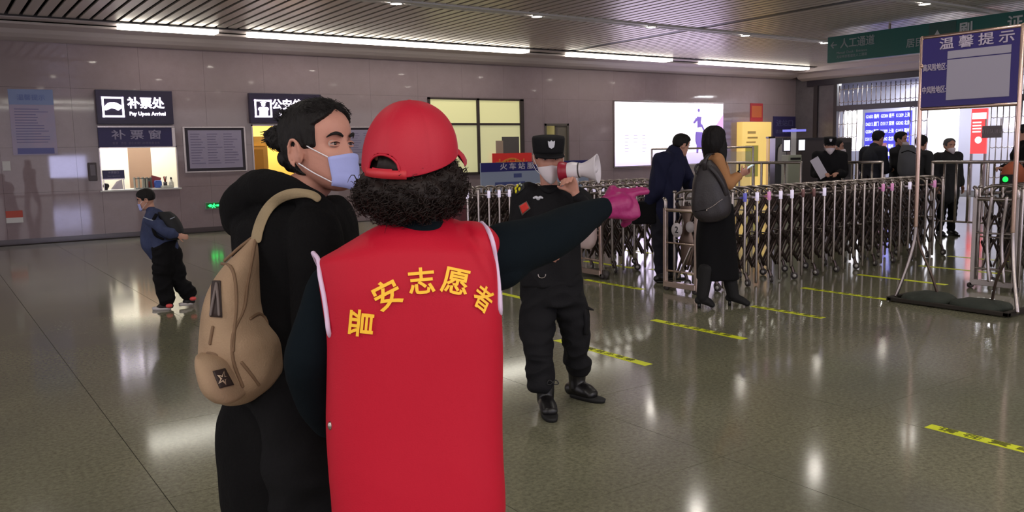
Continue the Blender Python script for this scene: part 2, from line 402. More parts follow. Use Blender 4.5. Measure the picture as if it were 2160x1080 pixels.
# big window of four panes
e = structure(empty('window_2', (11.96, WY, 1.02))); m_wf = mat('window_frame_brown', (74, 64, 62), .4, .3)
b = Buf(); w2, h2 = 1.46, 1.94
b.box((-w2, -.04, -.02), (w2, .06, .05)).box((-w2, -.04, h2-.05), (w2, .06, h2)).box((-w2, -.04, 0), (-w2+.06, .06, h2)).box((w2-.12, -.04, 0), (w2, .06, h2)).box((-.03, -.04, 0), (.05, .06, h2)).box((-w2, -.03, 1.25), (w2, .06, 1.31))
flat('window_frame', b, m_wf, e)
m_pane = mat('lit_frosted_glass', (205, 200, 150), .25, emit=.62, ecol=(206, 200, 146))
m_pane2 = mat('lit_frosted_glass_low', (205, 200, 150), .25, emit=.5, ecol=(206, 202, 156))
for x0, x1 in ((-w2+.06, -.03), (.05, w2-.12)):
    flat('pane', Buf().box((x0, .0, 1.31), (x1, .02, h2-.05)), m_pane, e); flat('pane', Buf().box((x0, .0, .05), (x1, .02, 1.25)), m_pane2, e)
flat('notice_patch', Buf().box((.75, -.008, .42), (1.3, 0, .95)), mat('notice_grey', (96, 90, 88), .6), e)
flat('notice_patch', Buf().box((.55, -.012, .3), (.78, -.004, .85)), mat('notice_beige', (176, 152, 134), .6), e)

# hall beyond the gate
m_beyond = mat('beyond_wall', (178, 178, 190), .6)
structure(flat('wall_far_hall', Buf().box((28.3, 5, 0), (28.4, 20, 3.9)).box((25, 19.0, 0), (28.4, 19.1, 3.9)).box((25, 4.8, 0), (28.4, 4.9, 3.9)), m_beyond))
structure(flat('ceiling_far_hall', Buf().box((25.15, 4.8, 3.8), (28.4, 19.1, 3.9)), mat('beyond_ceiling', (170, 170, 170), .5)))
structure(flat('floor_far_hall', Buf().box((29, -10, -.1), (29.2, 20, -.004)), m_joint))
for y in (9, 12.5, 16): area_light('far_hall_lamp', (26.8, y, 3.7), 1.8, 160, (.95, .96, 1), sizey=.5)
# ------------------------------------------------------------------ signs on the ticket wall
m_sign = mat('sign_dark_violet', (40, 30, 58), .35)
m_lit = mat('lit_letters', (255, 250, 255), .5, emit=3.2, ecol=(250, 240, 255))
m_letter = mat('grey_letters', (150, 142, 170), .5)
m_lw = mat('white_letters', (214, 206, 226), .5)
def hand_icon(e, x, z, s, y):
    b = Buf()
    for a in ((-s, -s, -s+.035, s), (s-.035, -s, s, s), (-s, -s, s, -s+.035), (-s, s-.035, s, s)): b.box((x+a[0], y-.012, z+a[1]), (x+a[2], y, z+a[3]))
    flat('icon_frame', b, m_lit, e)
def wall_sign(name, label, x0, x1, z0, z1, dep=.12):
    e = empty(name, ((x0+x1)/2, WY, (z0+z1)/2), label, 'sign'); w, h = (x1-x0)/2, (z1-z0)/2
    flat('sign_box', Buf().box((-w, -dep, -h), (w, 0, h)), m_sign, e, bevel=.006); return e
e = wall_sign('light_sign', 'dark violet lit sign with two hands icon above the ticket window', 2.98, 4.42, 2.28, 2.96)
hand_icon(e, -.42, .0, .2, -.12)
b = Buf().tube([(-.56, -.135, -.03), (-.47, -.135, .03), (-.38, -.135, .01), (-.33, -.135, -.04)], (.04, .06, .05, .03), seg=8).tube([(-.3, -.135, .0), (-.38, -.135, .05), (-.45, -.135, .07)], (.045, .04, .02), seg=8)
obj('hands_icon', b, m_lit, e)
T = Matrix.Translation; RX = Matrix.Rotation(math.pi/2, 4, 'X')
text('lettering', '补票处', .235, m_lit, T((.2, -.13, .07)) @ RX, e, .006)
text('small_lettering', 'Pay Upon Arrival', .1, m_lit, T((.22, -.13, -.13)) @ RX, e, .003)
e = wall_sign('light_sign', 'dark violet lit sign with guard icon above the yellow doorway', 6.02, 7.67, 2.31, 2.96)
hand_icon(e, -.53, -.01, .19, -.12)
b = Buf().ell((-.53, -.135, .08), (.045, .02, .05)).ell((-.53, -.135, .12), (.07, .02, .015)).box((-.62, -.15, -.17), (-.44, -.125, .0)).tube([(-.61, -.135, -.02), (-.45, -.135, -.02)], .04, seg=8)
obj('guard_icon', b, m_lit, e)
text('lettering', '公安值班室', .235, m_lit, T((.25, -.13, .07)) @ RX, e, .006)
text('small_lettering', 'Security Office', .105, m_lit, T((.13, -.13, -.14)) @ RX, e, .003)
# header board
e = empty('header_board', (3.7, WY, 2.03), 'dark blue header board over the ticket window with three faint characters', 'sign')
flat('board', Buf().box((-.72, -.05, -.2), (.68, 0, .2)), mat('board_navy', (38, 28, 84), .4), e, bevel=.004)
flat('board_edge', Buf().box((-.72, -.055, .19), (.74, 0, .215)).box((.68, -.055, -.2), (.74, 0, .2)), m_steel, e)
text('lettering', '补 票 窗', .2, m_letter, T((0, -.052, .03)) @ RX, e, .004, sx=1.35)
text('small_lettering', '售票 · 改签  请在此窗口办理补票业务', .055, mat('dim_letters', (104, 94, 130), .5), T((-.02, -.052, -.13)) @ RX, e)
# pale blue poster
m_poster = mat('poster_pale', (150, 144, 176), .3, vary=(3, (166, 146, 172)))
e = empty('wall_poster', (1.87, WY, 2.32), 'pale blue and lilac notice poster on the wall left of the ticket window', 'poster')
flat('sheet', Buf().box((-.375, -.02, -.62), (.375, 0, .62)), m_poster, e)
flat('heading_band', Buf().box((-.375, -.023, .33), (.375, -.0205, .62)), mat('poster_blue', (118, 134, 180), .3), e)
flat('footer_band', Buf().box((-.3, -.023, -.6), (.32, -.0205, -.49)), mat('poster_deep', (70, 70, 140), .3), e)
b = Buf()
for k in range(13):
    z = .24-k*.052; b.box((-.3, -.023, z), (.28-.25*random.random(), -.0205, z+.014))
flat('text_lines', b, mat('poster_line', (112, 104, 150), .4), e)
text('lettering', '温馨提示', .12, mat('poster_title', (92, 108, 168), .4), T((0, -.025, .46)) @ RX, e)
def notice(label, x0, x1, z0, z1):
    e = empty('notice_board', ((x0+x1)/2, WY, (z0+z1)/2), label, 'notice board'); w, h = (x1-x0)/2, (z1-z0)/2
    flat('outer_frame', Buf().box((-w, -.04, -h), (w, 0, h)), m_steel, e, bevel=.004)
    flat('inner_frame', Buf().box((-w+.04, -.048, -h+.03), (w-.04, -.04, h-.03)), mat('frame_dark', (36, 24, 36), .4), e)
    flat('sheet', Buf().box((-w+.1, -.052, -h+.09), (w-.1, -.048, h-.08)), mat('notice_sheet', (150, 140, 166), .25), e)
    b = Buf()
    for k in range(12):
        z = h-.17-k*(2*h-.3)/12
        for c in range(3):
            a = -w+.14+c*(2*w-.28)/3; b.box((a, -.0535, z), (a+(2*w-.28)/3*random.uniform(.5, .9), -.052, z+.018))
    flat('text_lines', b, mat('notice_line', (116, 106, 138), .4), e)
notice('dark framed notice board between the ticket window and the yellow doorway', 4.6, 5.92, 1.27, 2.24)
notice('dark framed notice board behind the two people, right of the yellow doorway', 8.2, 9.6, 1.28, 2.24)
e = empty('exit_sign', (5.15, WY, .555), 'small green lit running man exit sign low on the wall', 'sign')
flat('case', Buf().box((-.18, -.03, -.075), (.18, 0, .075)), mat('exit_case', (150, 160, 150), .4), e, bevel=.004)
flat('lit_face', Buf().box((-.165, -.034, -.06), (.165, -.03, .06)), mat('exit_green_dark', (0, 40, 14), .4, emit=.3, ecol=(0, 120, 40)), e)
m_ex = mat('exit_green', (40, 255, 110), .4, emit=2.6, ecol=(40, 255, 110))
b = Buf().tube([(-.12, -.037, 0), (-.06, -.037, 0)], .012, seg=6).tube([(.06, -.037, 0), (.13, -.037, 0)], .012, seg=6).ell((.0, -.038, .035), (.012, .006, .012), seg=8, rn=5)
b.tube([(0, -.038, .025), (-.012, -.038, -.01), (.02, -.038, -.04)], .011, seg=6).tube([(-.012, -.038, -.01), (-.04, -.038, -.045)], .01, seg=6).tube([(.035, -.038, 0), (0, -.038, .015), (-.035, -.038, 0)], .008, seg=6)
obj('running_figure', b, m_ex, e)
flat('door_symbol', Buf().box((-.1, -.036, -.03), (-.05, -.034, .03)).box((.05, -.036, -.02), (.12, -.034, .02)), m_ex, e)
e = empty('wall_phone', (2.83, WY, 1.35), 'small dark box on the wall left of the ticket window', 'wall box')
flat('case', Buf().box((-.075, -.07, -.18), (.075, 0, .18)), mat('phone_dark', (70, 58, 62), .4), e, bevel=.01); flat('cover', Buf().box((-.05, -.08, -.08), (.05, -.07, .14)), mat('phone_cover', (92, 80, 84), .3), e, bevel=.005)
e = empty('wall_sticker', (1.42, WY, .52), 'red and white sign low on the wall at the picture edge', 'sign')
flat('red_half', Buf().box((-.14, -.015, 0), (.14, 0, .13)), mat('red_orange', (190, 70, 50), .4), e); flat('white_half', Buf().box((-.14, -.015, -.1), (.14, 0, 0)), m_white, e)
e = empty('white_switch_plate', (1.35, WY, 1.5), 'small white plate on the wall at the picture edge, below the poster', 'plate')
flat('plate', Buf().box((-.05, -.02, -.09), (.08, 0, .09)), m_white, e, bevel=.004)
# things on the ticket counter
cz = .975; cy = WY+.12
def thing(name, label, cat, x, dy=0., z=cz, group=None): return empty(name, (x, cy+dy, z), label, cat, group)
e = thing('counter_plate', 'small dark blue name plate in the left of the ticket window', 'sign', 3.22, -.1, z=1.2)
flat('plate', Buf().box((-.21, -.01, 0), (.2, .01, .17)), mat('plate_navy', (52, 46, 92), .4), e); flat('ledge', Buf().box((-.21, -.02, -.02), (.2, .02, 0)), m_steel, e)
text('lettering', '补票窗口', .05, m_letter, T((0, -.012, .12)) @ RX, e); text('small_lettering', 'Fare Adjustment', .035, m_letter, T((0, -.012, .05)) @ RX, e)
flat('bracket', Buf().box((-.2, -.01, -.225), (-.185, .01, -.02)), m_steel, e); flat('bracket', Buf().box((.17, -.01, -.225), (.185, .01, -.02)), m_steel, e)
e = thing('document_holder', 'clear folded card holder on the ticket counter', 'card holder', 3.3, .12)
flat('card', Buf().rings([[(-.13, -.06, 0), (.0, -.02, 0.16), (.0, -.012, .16), (-.12, -.05, 0)], [(.1, -.09, 0), (.1, -.04, .2), (.1, -.03, .2), (.1, -.08, 0)]]), mat('card_grey', (190, 180, 190), .3), e)
e = thing('black_scanner', 'small black scanner at the left end of the ticket counter', 'scanner', 3.08)
obj('head', Buf().ell((0, 0, .08), (.06, .05, .06)).tube([(0, 0, .01), (.01, 0, .06)], .03), mat('black_plastic', (30, 26, 30), .4), e)
e = thing('file_rack', 'grey wire file rack on the ticket counter', 'rack', 3.78)
b = Buf()
for x in np.linspace(-.16, .16, 5): b.box((x-.005, -.08, 0), (x+.005, .08, .24-.01*random.random()))
b.box((-.16, -.08, 0), (.16, .08, .012)).box((-.165, -.08, .2), (.165, -.07, .215))
flat('wire_frame', b, mat('rack_grey', (110, 112, 110), .4, .5), e)
e = thing('dark_card_reader', 'dark card reader with screen on the ticket counter', 'card reader', 3.93, .16)
flat('body', Buf().box((-.09, -.05, 0), (.07, .05, .2)), mat('reader_dark', (66, 70, 70), .4), e, bevel=.01); flat('screen', Buf().box((-.07, -.055, .1), (.05, -.05, .18)), mat('reader_screen', (120, 130, 128), .2), e)
e = thing('red_folder', 'red folder leaning behind the blue box on the counter', 'folder', 4.0, .1)
flat('cover', Buf().box((-.1, 0, .12), (.1, .02, .25), np.array([[.95, 0, .3], [0, 1, 0], [-.3, 0, .95]])).box((-.09, -.01, 0), (.06, .02, .14)), mat('folder_red', (176, 76, 70), .5), e)
e = thing('blue_box', 'small blue rounded box on the ticket counter', 'box', 4.07, -.02)
flat('body', Buf().box((-.07, -.06, 0), (.07, .06, .14)), mat('box_blue', (70, 104, 190), .4), e, bevel=.02); flat('lid', Buf().box((-.06, -.05, .14), (.06, .05, .155)), mat('box_blue_lid', (96, 128, 204), .4), e, bevel=.005)
e = thing('pen_cup', 'dark pen cup full of pens on the ticket counter', 'cup', 4.22)
obj('cup', Buf().tube([(0, 0, 0), (0, 0, .12)], .04, seg=14, sub=1, cap=False), mat('cup_dark', (70, 64, 66), .4), e)
for k in range(5): obj('pen', Buf().tube([(0, 0, .05), (.03*math.cos(k*1.3), .03*math.sin(k*1.3), .22+.02*random.random())], .006, seg=6, sub=1), mat(['pen_black', 'pen_red'][k % 2], [(40, 36, 40), (190, 50, 50)][k % 2], .4), e)
e = thing('white_bottle', 'white round bottle at the right end of the ticket counter', 'bottle', 4.34)
obj('body', Buf().tube([(0, 0, 0), (0, 0, .1), (0, 0, .14), (0, 0, .17)], (.05, .05, .03, .02), seg=14), mat('bottle_white', (225, 222, 210), .3), e); obj('cap', Buf().tube([(0, 0, .17), (0, 0, .2)], .02, seg=10), m_dark, e)
e = thing('clear_tray', 'clear plastic tray on the counter in front of the pen cup', 'tray', 4.2, -.1)
flat('tray', Buf().box((-.1, -.05, 0), (.12, .04, .008)).box((-.1, -.05, 0), (-.092, .04, .05)).box((.112, -.05, 0), (.12, .04, .05)).box((-.1, -.05, 0), (.12, -.042, .05)), mat('clear_plastic', (215, 215, 205), .2, alpha=.6), e)

# ------------------------------------------------------------------ advert light box and boards further along the wall
e = empty('advert_light_box', (18.95, WY, 2.02), 'large white glowing advertising light box with a violet dancer on it', 'light box')
def ad_mat():
    M = bpy.data.materials.new('advert_face'); M.use_nodes = True; nt = M.node_tree; b = nt.nodes['Principled BSDF']; N = nt.nodes.new; K = nt.links.new
    tc = N('ShaderNodeTexCoord'); sp = N('ShaderNodeSeparateXYZ'); K(tc.outputs['Object'], sp.inputs[0])
    r = N('ShaderNodeValToRGB'); mr = N('ShaderNodeMapRange'); mr.inputs['From Min'].default_value = -.96; mr.inputs['From Max'].default_value = .96
    K(sp.outputs['Z'], mr.inputs[0]); K(mr.outputs[0], r.inputs[0])
    e = r.color_ramp.elements; e[0].position = .0; e[0].color = lin((196, 176, 240))+(1,); e[1].position = .35; e[1].color = lin((255, 246, 255))+(1,)
    K(r.outputs[0], b.inputs['Emission Color']); b.inputs['Emission Strength'].default_value = 1.25; b.inputs['Base Color'].default_value = (.8, .75, .85, 1); return M
flat('glowing_face', Buf().box((-2.3, -.06, -.93), (2.3, -.04, .93)), ad_mat(), e)
flat('frame', Buf().box((-2.34, -.05, -.97), (2.34, 0, .97)), m_steel, e)
m_vio = mat('advert_violet', (116, 92, 178), .4, emit=.75, ecol=(122, 96, 190)); m_lil = mat('advert_lilac', (205, 150, 220), .4, emit=1.0, ecol=(208, 160, 232))
b = Buf(); y = -.064   # the dancer
b.ell((1.18, y, .72), (.05, .006, .055), seg=12, rn=6)
b.tube([(1.2, y, .52), (1.2, y, .36), (1.22, y, .2)], ((.11, .005), (.08, .005), (.1, .005)), side=(1, 0, 0), seg=8).tube([(1.1, y, .46), (1.0, y, .36), (.94, y, .34)], ((.05, .004), (.04, .004), (.02, .004)), side=(1, 0, 0), seg=8)
b.tube([(1.2, y, .05), (1.2, y, -.2), (1.28, y, -.42)], ((.15, .005), (.17, .005), (.12, .005)), side=(1, 0, 0), seg=8).tube([(1.15, y, -.35), (1.12, y, -.6)], ((.06, .004), (.04, .004)), side=(1, 0, 0), seg=8).tube([(1.32, y, -.38), (1.38, y, -.6)], ((.05, .004), (.03, .004)), side=(1, 0, 0), seg=8)
b.tube([(1.3, y, .28), (1.42, y, .1), (1.46, y, -.02)], ((.04, .004), (.03, .004), (.02, .004)), side=(1, 0, 0), seg=8)
obj('printed_dancer', b, m_vio, e)
b = Buf(); b.rings([[(1.62, y, -.1), (2.3, y, .6), (2.3, y, -.25), (1.7, y, -.4)], [(1.62, y-.003, -.1), (2.3, y-.003, .6), (2.3, y-.003, -.25), (1.7, y-.003, -.4)]])
flat('printed_lilac_shape', b, m_lil, e)
b = Buf()
for cx, rows in ((-1.85, 6), (-1.15, 6), (-1.5, 3)):
    for k in range(rows): b.box((cx-.09, y-.002, -.05-.095*k), (cx+.09*random.uniform(.4, 1), y, -.03-.095*k))
flat('printed_text_lines', b, mat('advert_grey', (150, 140, 170), .4, emit=.9, ecol=(190, 180, 205)), e)
area_light('advert_glow', (18.95, WY-.12, 2.02), 4.4, 50, (.72, .58, 1), rot=(-math.pi/2, 0, 0), sizey=1.8)
# cream lit cabinet with red poster above, blue board
e = empty('yellow_notice_cabinet', (22.72, WY, 0), 'tall cream yellow lit display panel near the hall corner', 'display panel')
flat('panel', Buf().box((-.74, -.25, .1), (.7, 0, 2.38)), mat('cream_lit', (240, 205, 120), .5, emit=.55, ecol=(244, 206, 112)), e, bevel=.01)
flat('green_notice', Buf().box((-.6, -.27, .6), (.02, -.25, 1.62)), mat('green_notice', (176, 168, 66), .5, emit=.15), e)
flat('printed_lines', Buf().box((-.5, -.256, 2.0), (-.1, -.25, 2.08)).box((-.5, -.256, 1.84), (0, -.25, 1.9)).box((-.55, -.256, 1.7), (-.1, -.25, 1.75)), mat('cream_line', (214, 180, 90), .5), e)
flat('base', Buf().box((-.72, -.24, 0), (.68, 0, .1)), m_dark, e)
e = empty('red_wall_poster', (22.95, WY, 2.7), 'small red and orange poster above the yellow display panel', 'poster')
flat('sheet', Buf().box((-.32, -.02, -.29), (.3, 0, .3)), mat('poster_red', (170, 40, 50), .5), e); flat('orange_field', Buf().box((-.26, -.025, -.16), (.24, -.02, .22)), mat('poster_orange', (196, 100, 50), .5), e)
e = empty('blue_wall_board', (24.4, WY, 2.22), 'blue text board on the wall in the corner beside the gate', 'board')
flat('board', Buf().box((-.6, -.03, -.32), (.58, 0, .36)), mat('board_blue', (52, 46, 96), .4), e, bevel=.004)
text('lettering', '进站口', .24, mat('board_text', (96, 96, 140), .5), T((0, -.035, .12)) @ RX, e, sx=1.3); text('small_lettering', '请出示健康码', .14, mat('board_text', (96, 96, 140), .5), T((0, -.035, -.16)) @ RX, e, sx=1.2)
# red poster in the window and the low blue board in front
e = empty('red_window_poster', (12.95, WY-.06, 1.28), 'bright red poster with golden characters at the foot of the window', 'poster')
flat('sheet', Buf().box((-.6, -.01, -.26), (.68, 0, .26)), mat('poster_bright_red', (208, 40, 34), .5, emit=.12), e)
text('lettering', '大山大山', .26, mat('gold_letters', (214, 130, 40), .5), T((0.02, -.013, -.04)) @ RX, e, .01)
b = Buf(); b.tube([(-.42, -.014, -.1), (-.2, -.014, .06), (.1, -.014, .1), (.4, -.014, -.02)], ((.02, .003), (.03, .003), (.03, .003), (.02, .003)), side=(0, 0, 1), seg=6); obj('golden_arc', b, mat('gold_letters', (214, 130, 40), .5), e)
bx, by = 13.2, 17.2
p0 = at(1013, 343, 22.0)
def wp(px, py, Y): d = ray(px, py); return CO+d*Y/d[1]
q0, q1, q2 = wp(1013, 344, 17.2), wp(1240, 336, 17.2), wp(1013, 396, 17.2)
w = (q1[0]-q0[0])/2; zt, zb = q0[2], q2[2]-.25
e = empty('station_board', ((q0[0]+q1[0])/2, 17.2, 0), 'long low standing board with blue heading band behind the guard', 'board')
flat('panel', Buf().box((-w, -.02, zb), (w, .02, zt)), mat('board_pale', (168, 182, 214), .35), e, bevel=.004)
flat('heading_band', Buf().box((-w, -.026, zt-.22), (w, -.02, zt)), mat('band_blue', (44, 44, 130), .4), e)
flat('leg', Buf().box((-w+.02, -.03, 0), (-w+.08, .03, zb)), m_steel, e); flat('leg', Buf().box((w-.08, -.03, 0), (w-.02, .03, zb)), m_steel, e)
text('lettering', '火 车 站 服 务 台', .17, m_lw, T((-w+.55, -.03, zt-.11)) @ RX, e, .004, sx=1.25, align='LEFT')
flat('printed_block', Buf().box((-w+.4, -.024, zt-.62), (-w+1.3, -.02, zt-.48)).box((-w+.96, -.024, zt-.38), (-w+1.2, -.02, zt-.28)), mat('print_blue', (84, 96, 160), .4), e)

# ------------------------------------------------------------------ hall gate: grilles, screens
def grille(label, y0, y1, z0, z1, x, name='folding_grille'):
    e = empty(name, (x, (y0+y1)/2, 0), label, 'grille'); n = int(abs(y1-y0)/.16)
    bars = Buf().tube([(0, 0, z0), (0, 0, z1)], .014, seg=6, sub=1, cap=False); bm_ = fixn(bars.mesh('bar')); bm_.materials.append(m_steel)
    for k in range(n+1): put('bar', bm_, None, e, (0, -(y1-y0)/2+k*(y1-y0)/n, 0))
    k = 0
    for z in np.arange(z0+.1, z1, .42):
        pts = [(.02*(-1)**i, -(y1-y0)/2+i*(y1-y0)/(2*n), z+.02*(-1)**i) for i in range(2*n+1)]
        obj('cross_link', Buf().tube(pts, .012, seg=5, sub=1), m_steel, e)
    return e
grille('steel folding grille above the gate beam', 7.2, 16.95, 2.85, 3.5, GX-.02)
grille('steel folding grille left of the white panel', 16.3, 16.95, 0.05, 2.75, GX-.02)
grille('steel folding grille between the departure display and the white screen', 13.95, 14.5, 0.05, 2.75, GX-.02)
grille('steel folding grille right of the red poster', 7.2, 12.1, 0.05, 2.75, GX-.02)
structure(flat('trim_12', Buf().box((GX-.1, 7.0, 2.68), (GX+.05, 17.0, 2.85)), mat('gate_beam', (66, 62, 68), .4)))
def gate_panel(name, label, cat, px, m, x=GX+.7, dep=.06, stand=True):
    (xa, ya), (xb, yb) = px; r = ray(xa, ya); a = CO+r*x/r[0]; r = ray(xb, yb); c = CO+r*x/r[0]
    e = empty(name, (x, (a[1]+c[1])/2, 0), label, cat); w = abs(a[1]-c[1])/2
    flat('panel', Buf().box((0, -w, c[2]), (dep, w, a[2])), m, e)
    if stand:
        flat('leg', Buf().box((0, -w, 0), (dep, -w+.06, c[2])), m_steel, e); flat('leg', Buf().box((0, w-.06, 0), (dep, w, c[2])), m_steel, e)
    return e, w, c[2], a[2]
m_screen = mat('screen_white', (255, 255, 255), .4, emit=2.6, ecol=(250, 248, 255))
gate_panel('white_light_panel', 'tall narrow glowing white panel behind the gate, left of the departure display', 'screen', ((1782, 230), (1815, 318)), m_screen)
gate_panel('white_screen', 'large glowing white screen behind the gate under the blue notice', 'screen', ((1960, 232), (2018, 326)), m_screen)
e, w, z0, z1 = gate_panel('departure_display', 'blue departure display with rows of white figures behind the gate', 'screen', ((1825, 238), (1919, 335)), mat('display_blue', (60, 60, 200), .4, emit=.9, ecol=(74, 72, 214)))
m_dl = mat('display_letters', (220, 225, 255), .4, emit=1.5, ecol=(206, 212, 255)); rows = ['G1653 福州', 'D6212 厦门', 'G5304 南平', 'D3117 深圳', 'K1209 上海', 'G0242 北京']
for k in range(6):
    for c in range(3):
        text('display_row', rows[(k+c*2) % 6], .15, m_dl, T((-.006, w*.66-c*w*.66, z1-.14-k*(z1-z0)/6.2)) @ Matrix.Rotation(-math.pi/2, 4, 'Z') @ RX, e, .003, sx=.62)
e, w, z0, z1 = gate_panel('red_lit_poster', 'tall red glowing poster with white lines behind the gate', 'poster', ((2050, 230), (2079, 324)), mat('poster_glow_red', (240, 80, 80), .4, emit=.9, ecol=(246, 74, 78)))
b = Buf().box((-.006, -w*.9, z1-.3), (0, w*.9, z1-.12))
for k in range(4): b.box((-.006, -w*.3, z1-.42-.09*k), (0, w*.8, z1-.38-.09*k))
flat('white_lines', b, mat('poster_glow_white', (255, 230, 230), .4, emit=1.6), e)
obj('bright_disc', Buf().ell((-.004, 0, z0+.4), (.01, .1, .1)), mat('poster_glow_white', (255, 230, 230), .4, emit=1.6), e)
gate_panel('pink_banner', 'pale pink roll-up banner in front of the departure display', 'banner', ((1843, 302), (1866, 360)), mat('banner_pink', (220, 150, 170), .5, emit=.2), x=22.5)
e, w, z0, z1 = gate_panel('grey_notice_plate', 'grey lettered plate hanging on the grille right of the red poster', 'sign', ((2072, 266), (2112, 290)), mat('plate_grey', (112, 104, 108), .5), x=GX-.2, stand=False)
text('lettering', '请排队进站', .13, mat('plate_letters', (160, 150, 156), .5), T((-.005, 0, (z0+z1)/2)) @ Matrix.Rotation(-math.pi/2, 4, 'Z') @ RX, e)
flat('hanger', Buf().box((.05, -w+.05, z1), (.15, -w+.07, z1+.2)).box((.05, w-.07, z1), (.15, w-.05, z1+.2)), m_steel, e)
# green hanging sign
gx = 17.3
def gp(px, py, x=gx): r = ray(px, py); return CO+r*x/r[0]
a, c = gp(1746, 79), gp(1746, 133)
e = empty('green_hanging_sign', (gx, a[1], 0), 'long dark green hanging sign over the gate passages', 'sign')
zt, zb = a[2], c[2]; L = 6.5
flat('sign_panel', Buf().box((0, -L, zb), (.12, 0, zt)), mat('sign_green', (26, 98, 94), .4), e, bevel=.006)
flat('hanger', Buf().box((.04, -1.5, zt), (.07, -1.46, CZ+.2)).box((.04, -5, zt), (.07, -4.96, CZ+.2)), m_steel, e)
Rg = Matrix.Rotation(-math.pi/2, 4, 'Z') @ RX
m_gl = mat('sign_grey_letters', (150, 160, 166), .5); m_gl2 = mat('sign_bright_letters', (196, 200, 206), .5)
h = zt-zb
text('lettering', '← 人工通道', h*.4, m_gl, T((-.004, -.62, zt-h*.34)) @ Rg, e, .004, sx=.92)
text('small_lettering', 'Manual Check · Entrance', h*.13, m_gl, T((-.004, -.62, zt-h*.66)) @ Rg, e); text('small_lettering', '无证件旅客请走人工通道', h*.12, m_gl, T((-.004, -.62, zt-h*.82)) @ Rg, e)
y = gp(1930, 100)[1]-a[1]; text('lettering', '居民', h*.34, m_gl, T((-.004, y, zb+h*.36)) @ Rg, e, .003)
y = gp(1988, 60)[1]-a[1]; flat('grey_square', Buf().box((-.006, y-.28, zb+h*.2), (0, y+.28, zt-.02)), mat('sign_square', (52, 88, 86), .4), e)
text('arrow', '▲', h*.22, m_gl2, T((-.01, y+.1, zb+h*.62)) @ Rg, e)
y = gp(2038, 52)[1]-a[1]; text('lettering', '刷', h*.5, m_gl2, T((-.01, y, zb+h*.6)) @ Rg, e, .008)
y = gp(2142, 38)[1]-a[1]; text('lettering', '证', h*.5, m_gl2, T((-.01, y, zb+h*.6)) @ Rg, e, .008)
y = gp(2250, 24)[1]-a[1]; text('lettering', '通', h*.5, m_gl2, T((-.01, y, zb+h*.6)) @ Rg, e, .008)

# ------------------------------------------------------------------ counters and machines before the gate
def screen_box(name, label, cat, px0, px1, D, dep, m, zb=0.):
    a = at(px0[0], px0[1], D); c = at(px1[0], px1[1], D); c0 = (a+c)/2; e = empty(name, (c0[0], c0[1], 0), label, cat, rz=-YAW); w = np.linalg.norm((a-c)[:2])/2
    flat('body', Buf().box((-w, 0, zb), (w, dep, a[2])), m, e, bevel=.01); return e, w, a[2]
e, w, z = screen_box('security_screen', 'dark brown screen partition behind the far guards', 'partition', (1690, 293), (1742, 335), 17.5, .3, mat('partition_brown', (54, 42, 44), .5))
flat('top_rim', Buf().box((-w-.02, -.02, z-.03), (w+.02, .32, z+.02)), m_dark, e)
e, w, z = screen_box('dark_xray_machine', 'grey brown machine housing between the far guards and the queue', 'machine', (1752, 291), (1796, 337), 17.8, .8, mat('machine_grey', (70, 62, 64), .5))
flat('side_panel', Buf().box((w-.2, -.02, .9), (w-.02, 0, z-.1)), m_dark, e)
e, w, z = screen_box('check_machine', 'pale green check cabinet with two small white screens', 'machine', (1663, 327), (1690, 380), 15.5, .4, mat('cabinet_pale', (170, 174, 156), .5))
flat('slot', Buf().box((-w+.04, -.01, z-.09), (w-.02, 0, z-.05)), m_dark, e)
flat('mast', Buf().box((-.03, .1, z), (.05, .16, z+.48)), m_white, e)
for x in (-.14, .13):
    flat('screen_case', Buf().box((x-.075, .02, z+.06), (x+.065, .08, z+.3)), m_dark, e); flat('screen', Buf().box((x-.06, .012, z+.08), (x+.05, .02, z+.27)), mat('small_screen', (240, 240, 250), .4, emit=.9), e)
flat('blue_sign', Buf().box((-.2, .08, z+.42), (.22, .11, z+.46)), mat('blue_glow', (120, 120, 220), .4, emit=.8), e)
e, w, z = screen_box('yellow_column', 'narrow yellow lit column beside the yellow display panel', 'column', (1622, 292), (1633, 342), 19, .2, mat('cream_lit2', (226, 180, 100), .5, emit=.35, ecol=(230, 184, 100)))
flat('cap', Buf().box((-w-.01, -.01, z), (w+.01, .2, z+.04)), m_dark, e)
e, w, z = screen_box('glass_cabinet', 'dark glass fronted cabinet near the hall corner', 'cabinet', (1636, 291), (1660, 345), 18, .4, mat('cabinet_dark', (62, 60, 64), .3))
obj('white_jar', Buf().tube([(0, -.05, 1.25), (0, -.05, 1.5), (0, -.05, 1.58)], (.09, .08, .04)), mat('jar_pale', (190, 186, 190), .4), e)

# ------------------------------------------------------------------ railings
def railing(label, x, y0, y1, zt=1.28, zb=.42, step=.165, n0=0):
    e = empty('steel_railing', (x, y0, 0), label, 'railing'); L = y0-y1
    obj('top_rail', Buf().tube([(0, 0, zt), (0, -L, zt)], .024, seg=10, sub=1), m_steel, e)
    obj('bottom_rail', Buf().tube([(0, 0, zb), (0, -L, zb)], .014, seg=8, sub=1), m_steel, e)
    n = max(2, int(L/step)); me = fixn(Buf().tube([(0, 0, zb), (0, 0, zt)], .017, seg=8, sub=1, cap=False).mesh('baluster')); me.materials.append(m_steel)
    for k in range(1, n): put('baluster', me, None, e, (0, -k*L/n, 0))
    pm = fixn(Buf().tube([(0, 0, 0), (0, 0, zt)], .022, seg=10, sub=1).mesh('post')); pm.materials.append(m_steel)
    for k in range(0, 3): put('post', pm, None, e, (0, -k*L/2, 0))
    return e
def ry(px, x=12.3): r = ray(px, 340); return CO[1]+r[1]*x/r[0]
railing('steel tube railing behind the woman with the phone, ending at the far guard', 12.3, ry(1530), ry(1690), step=.3)
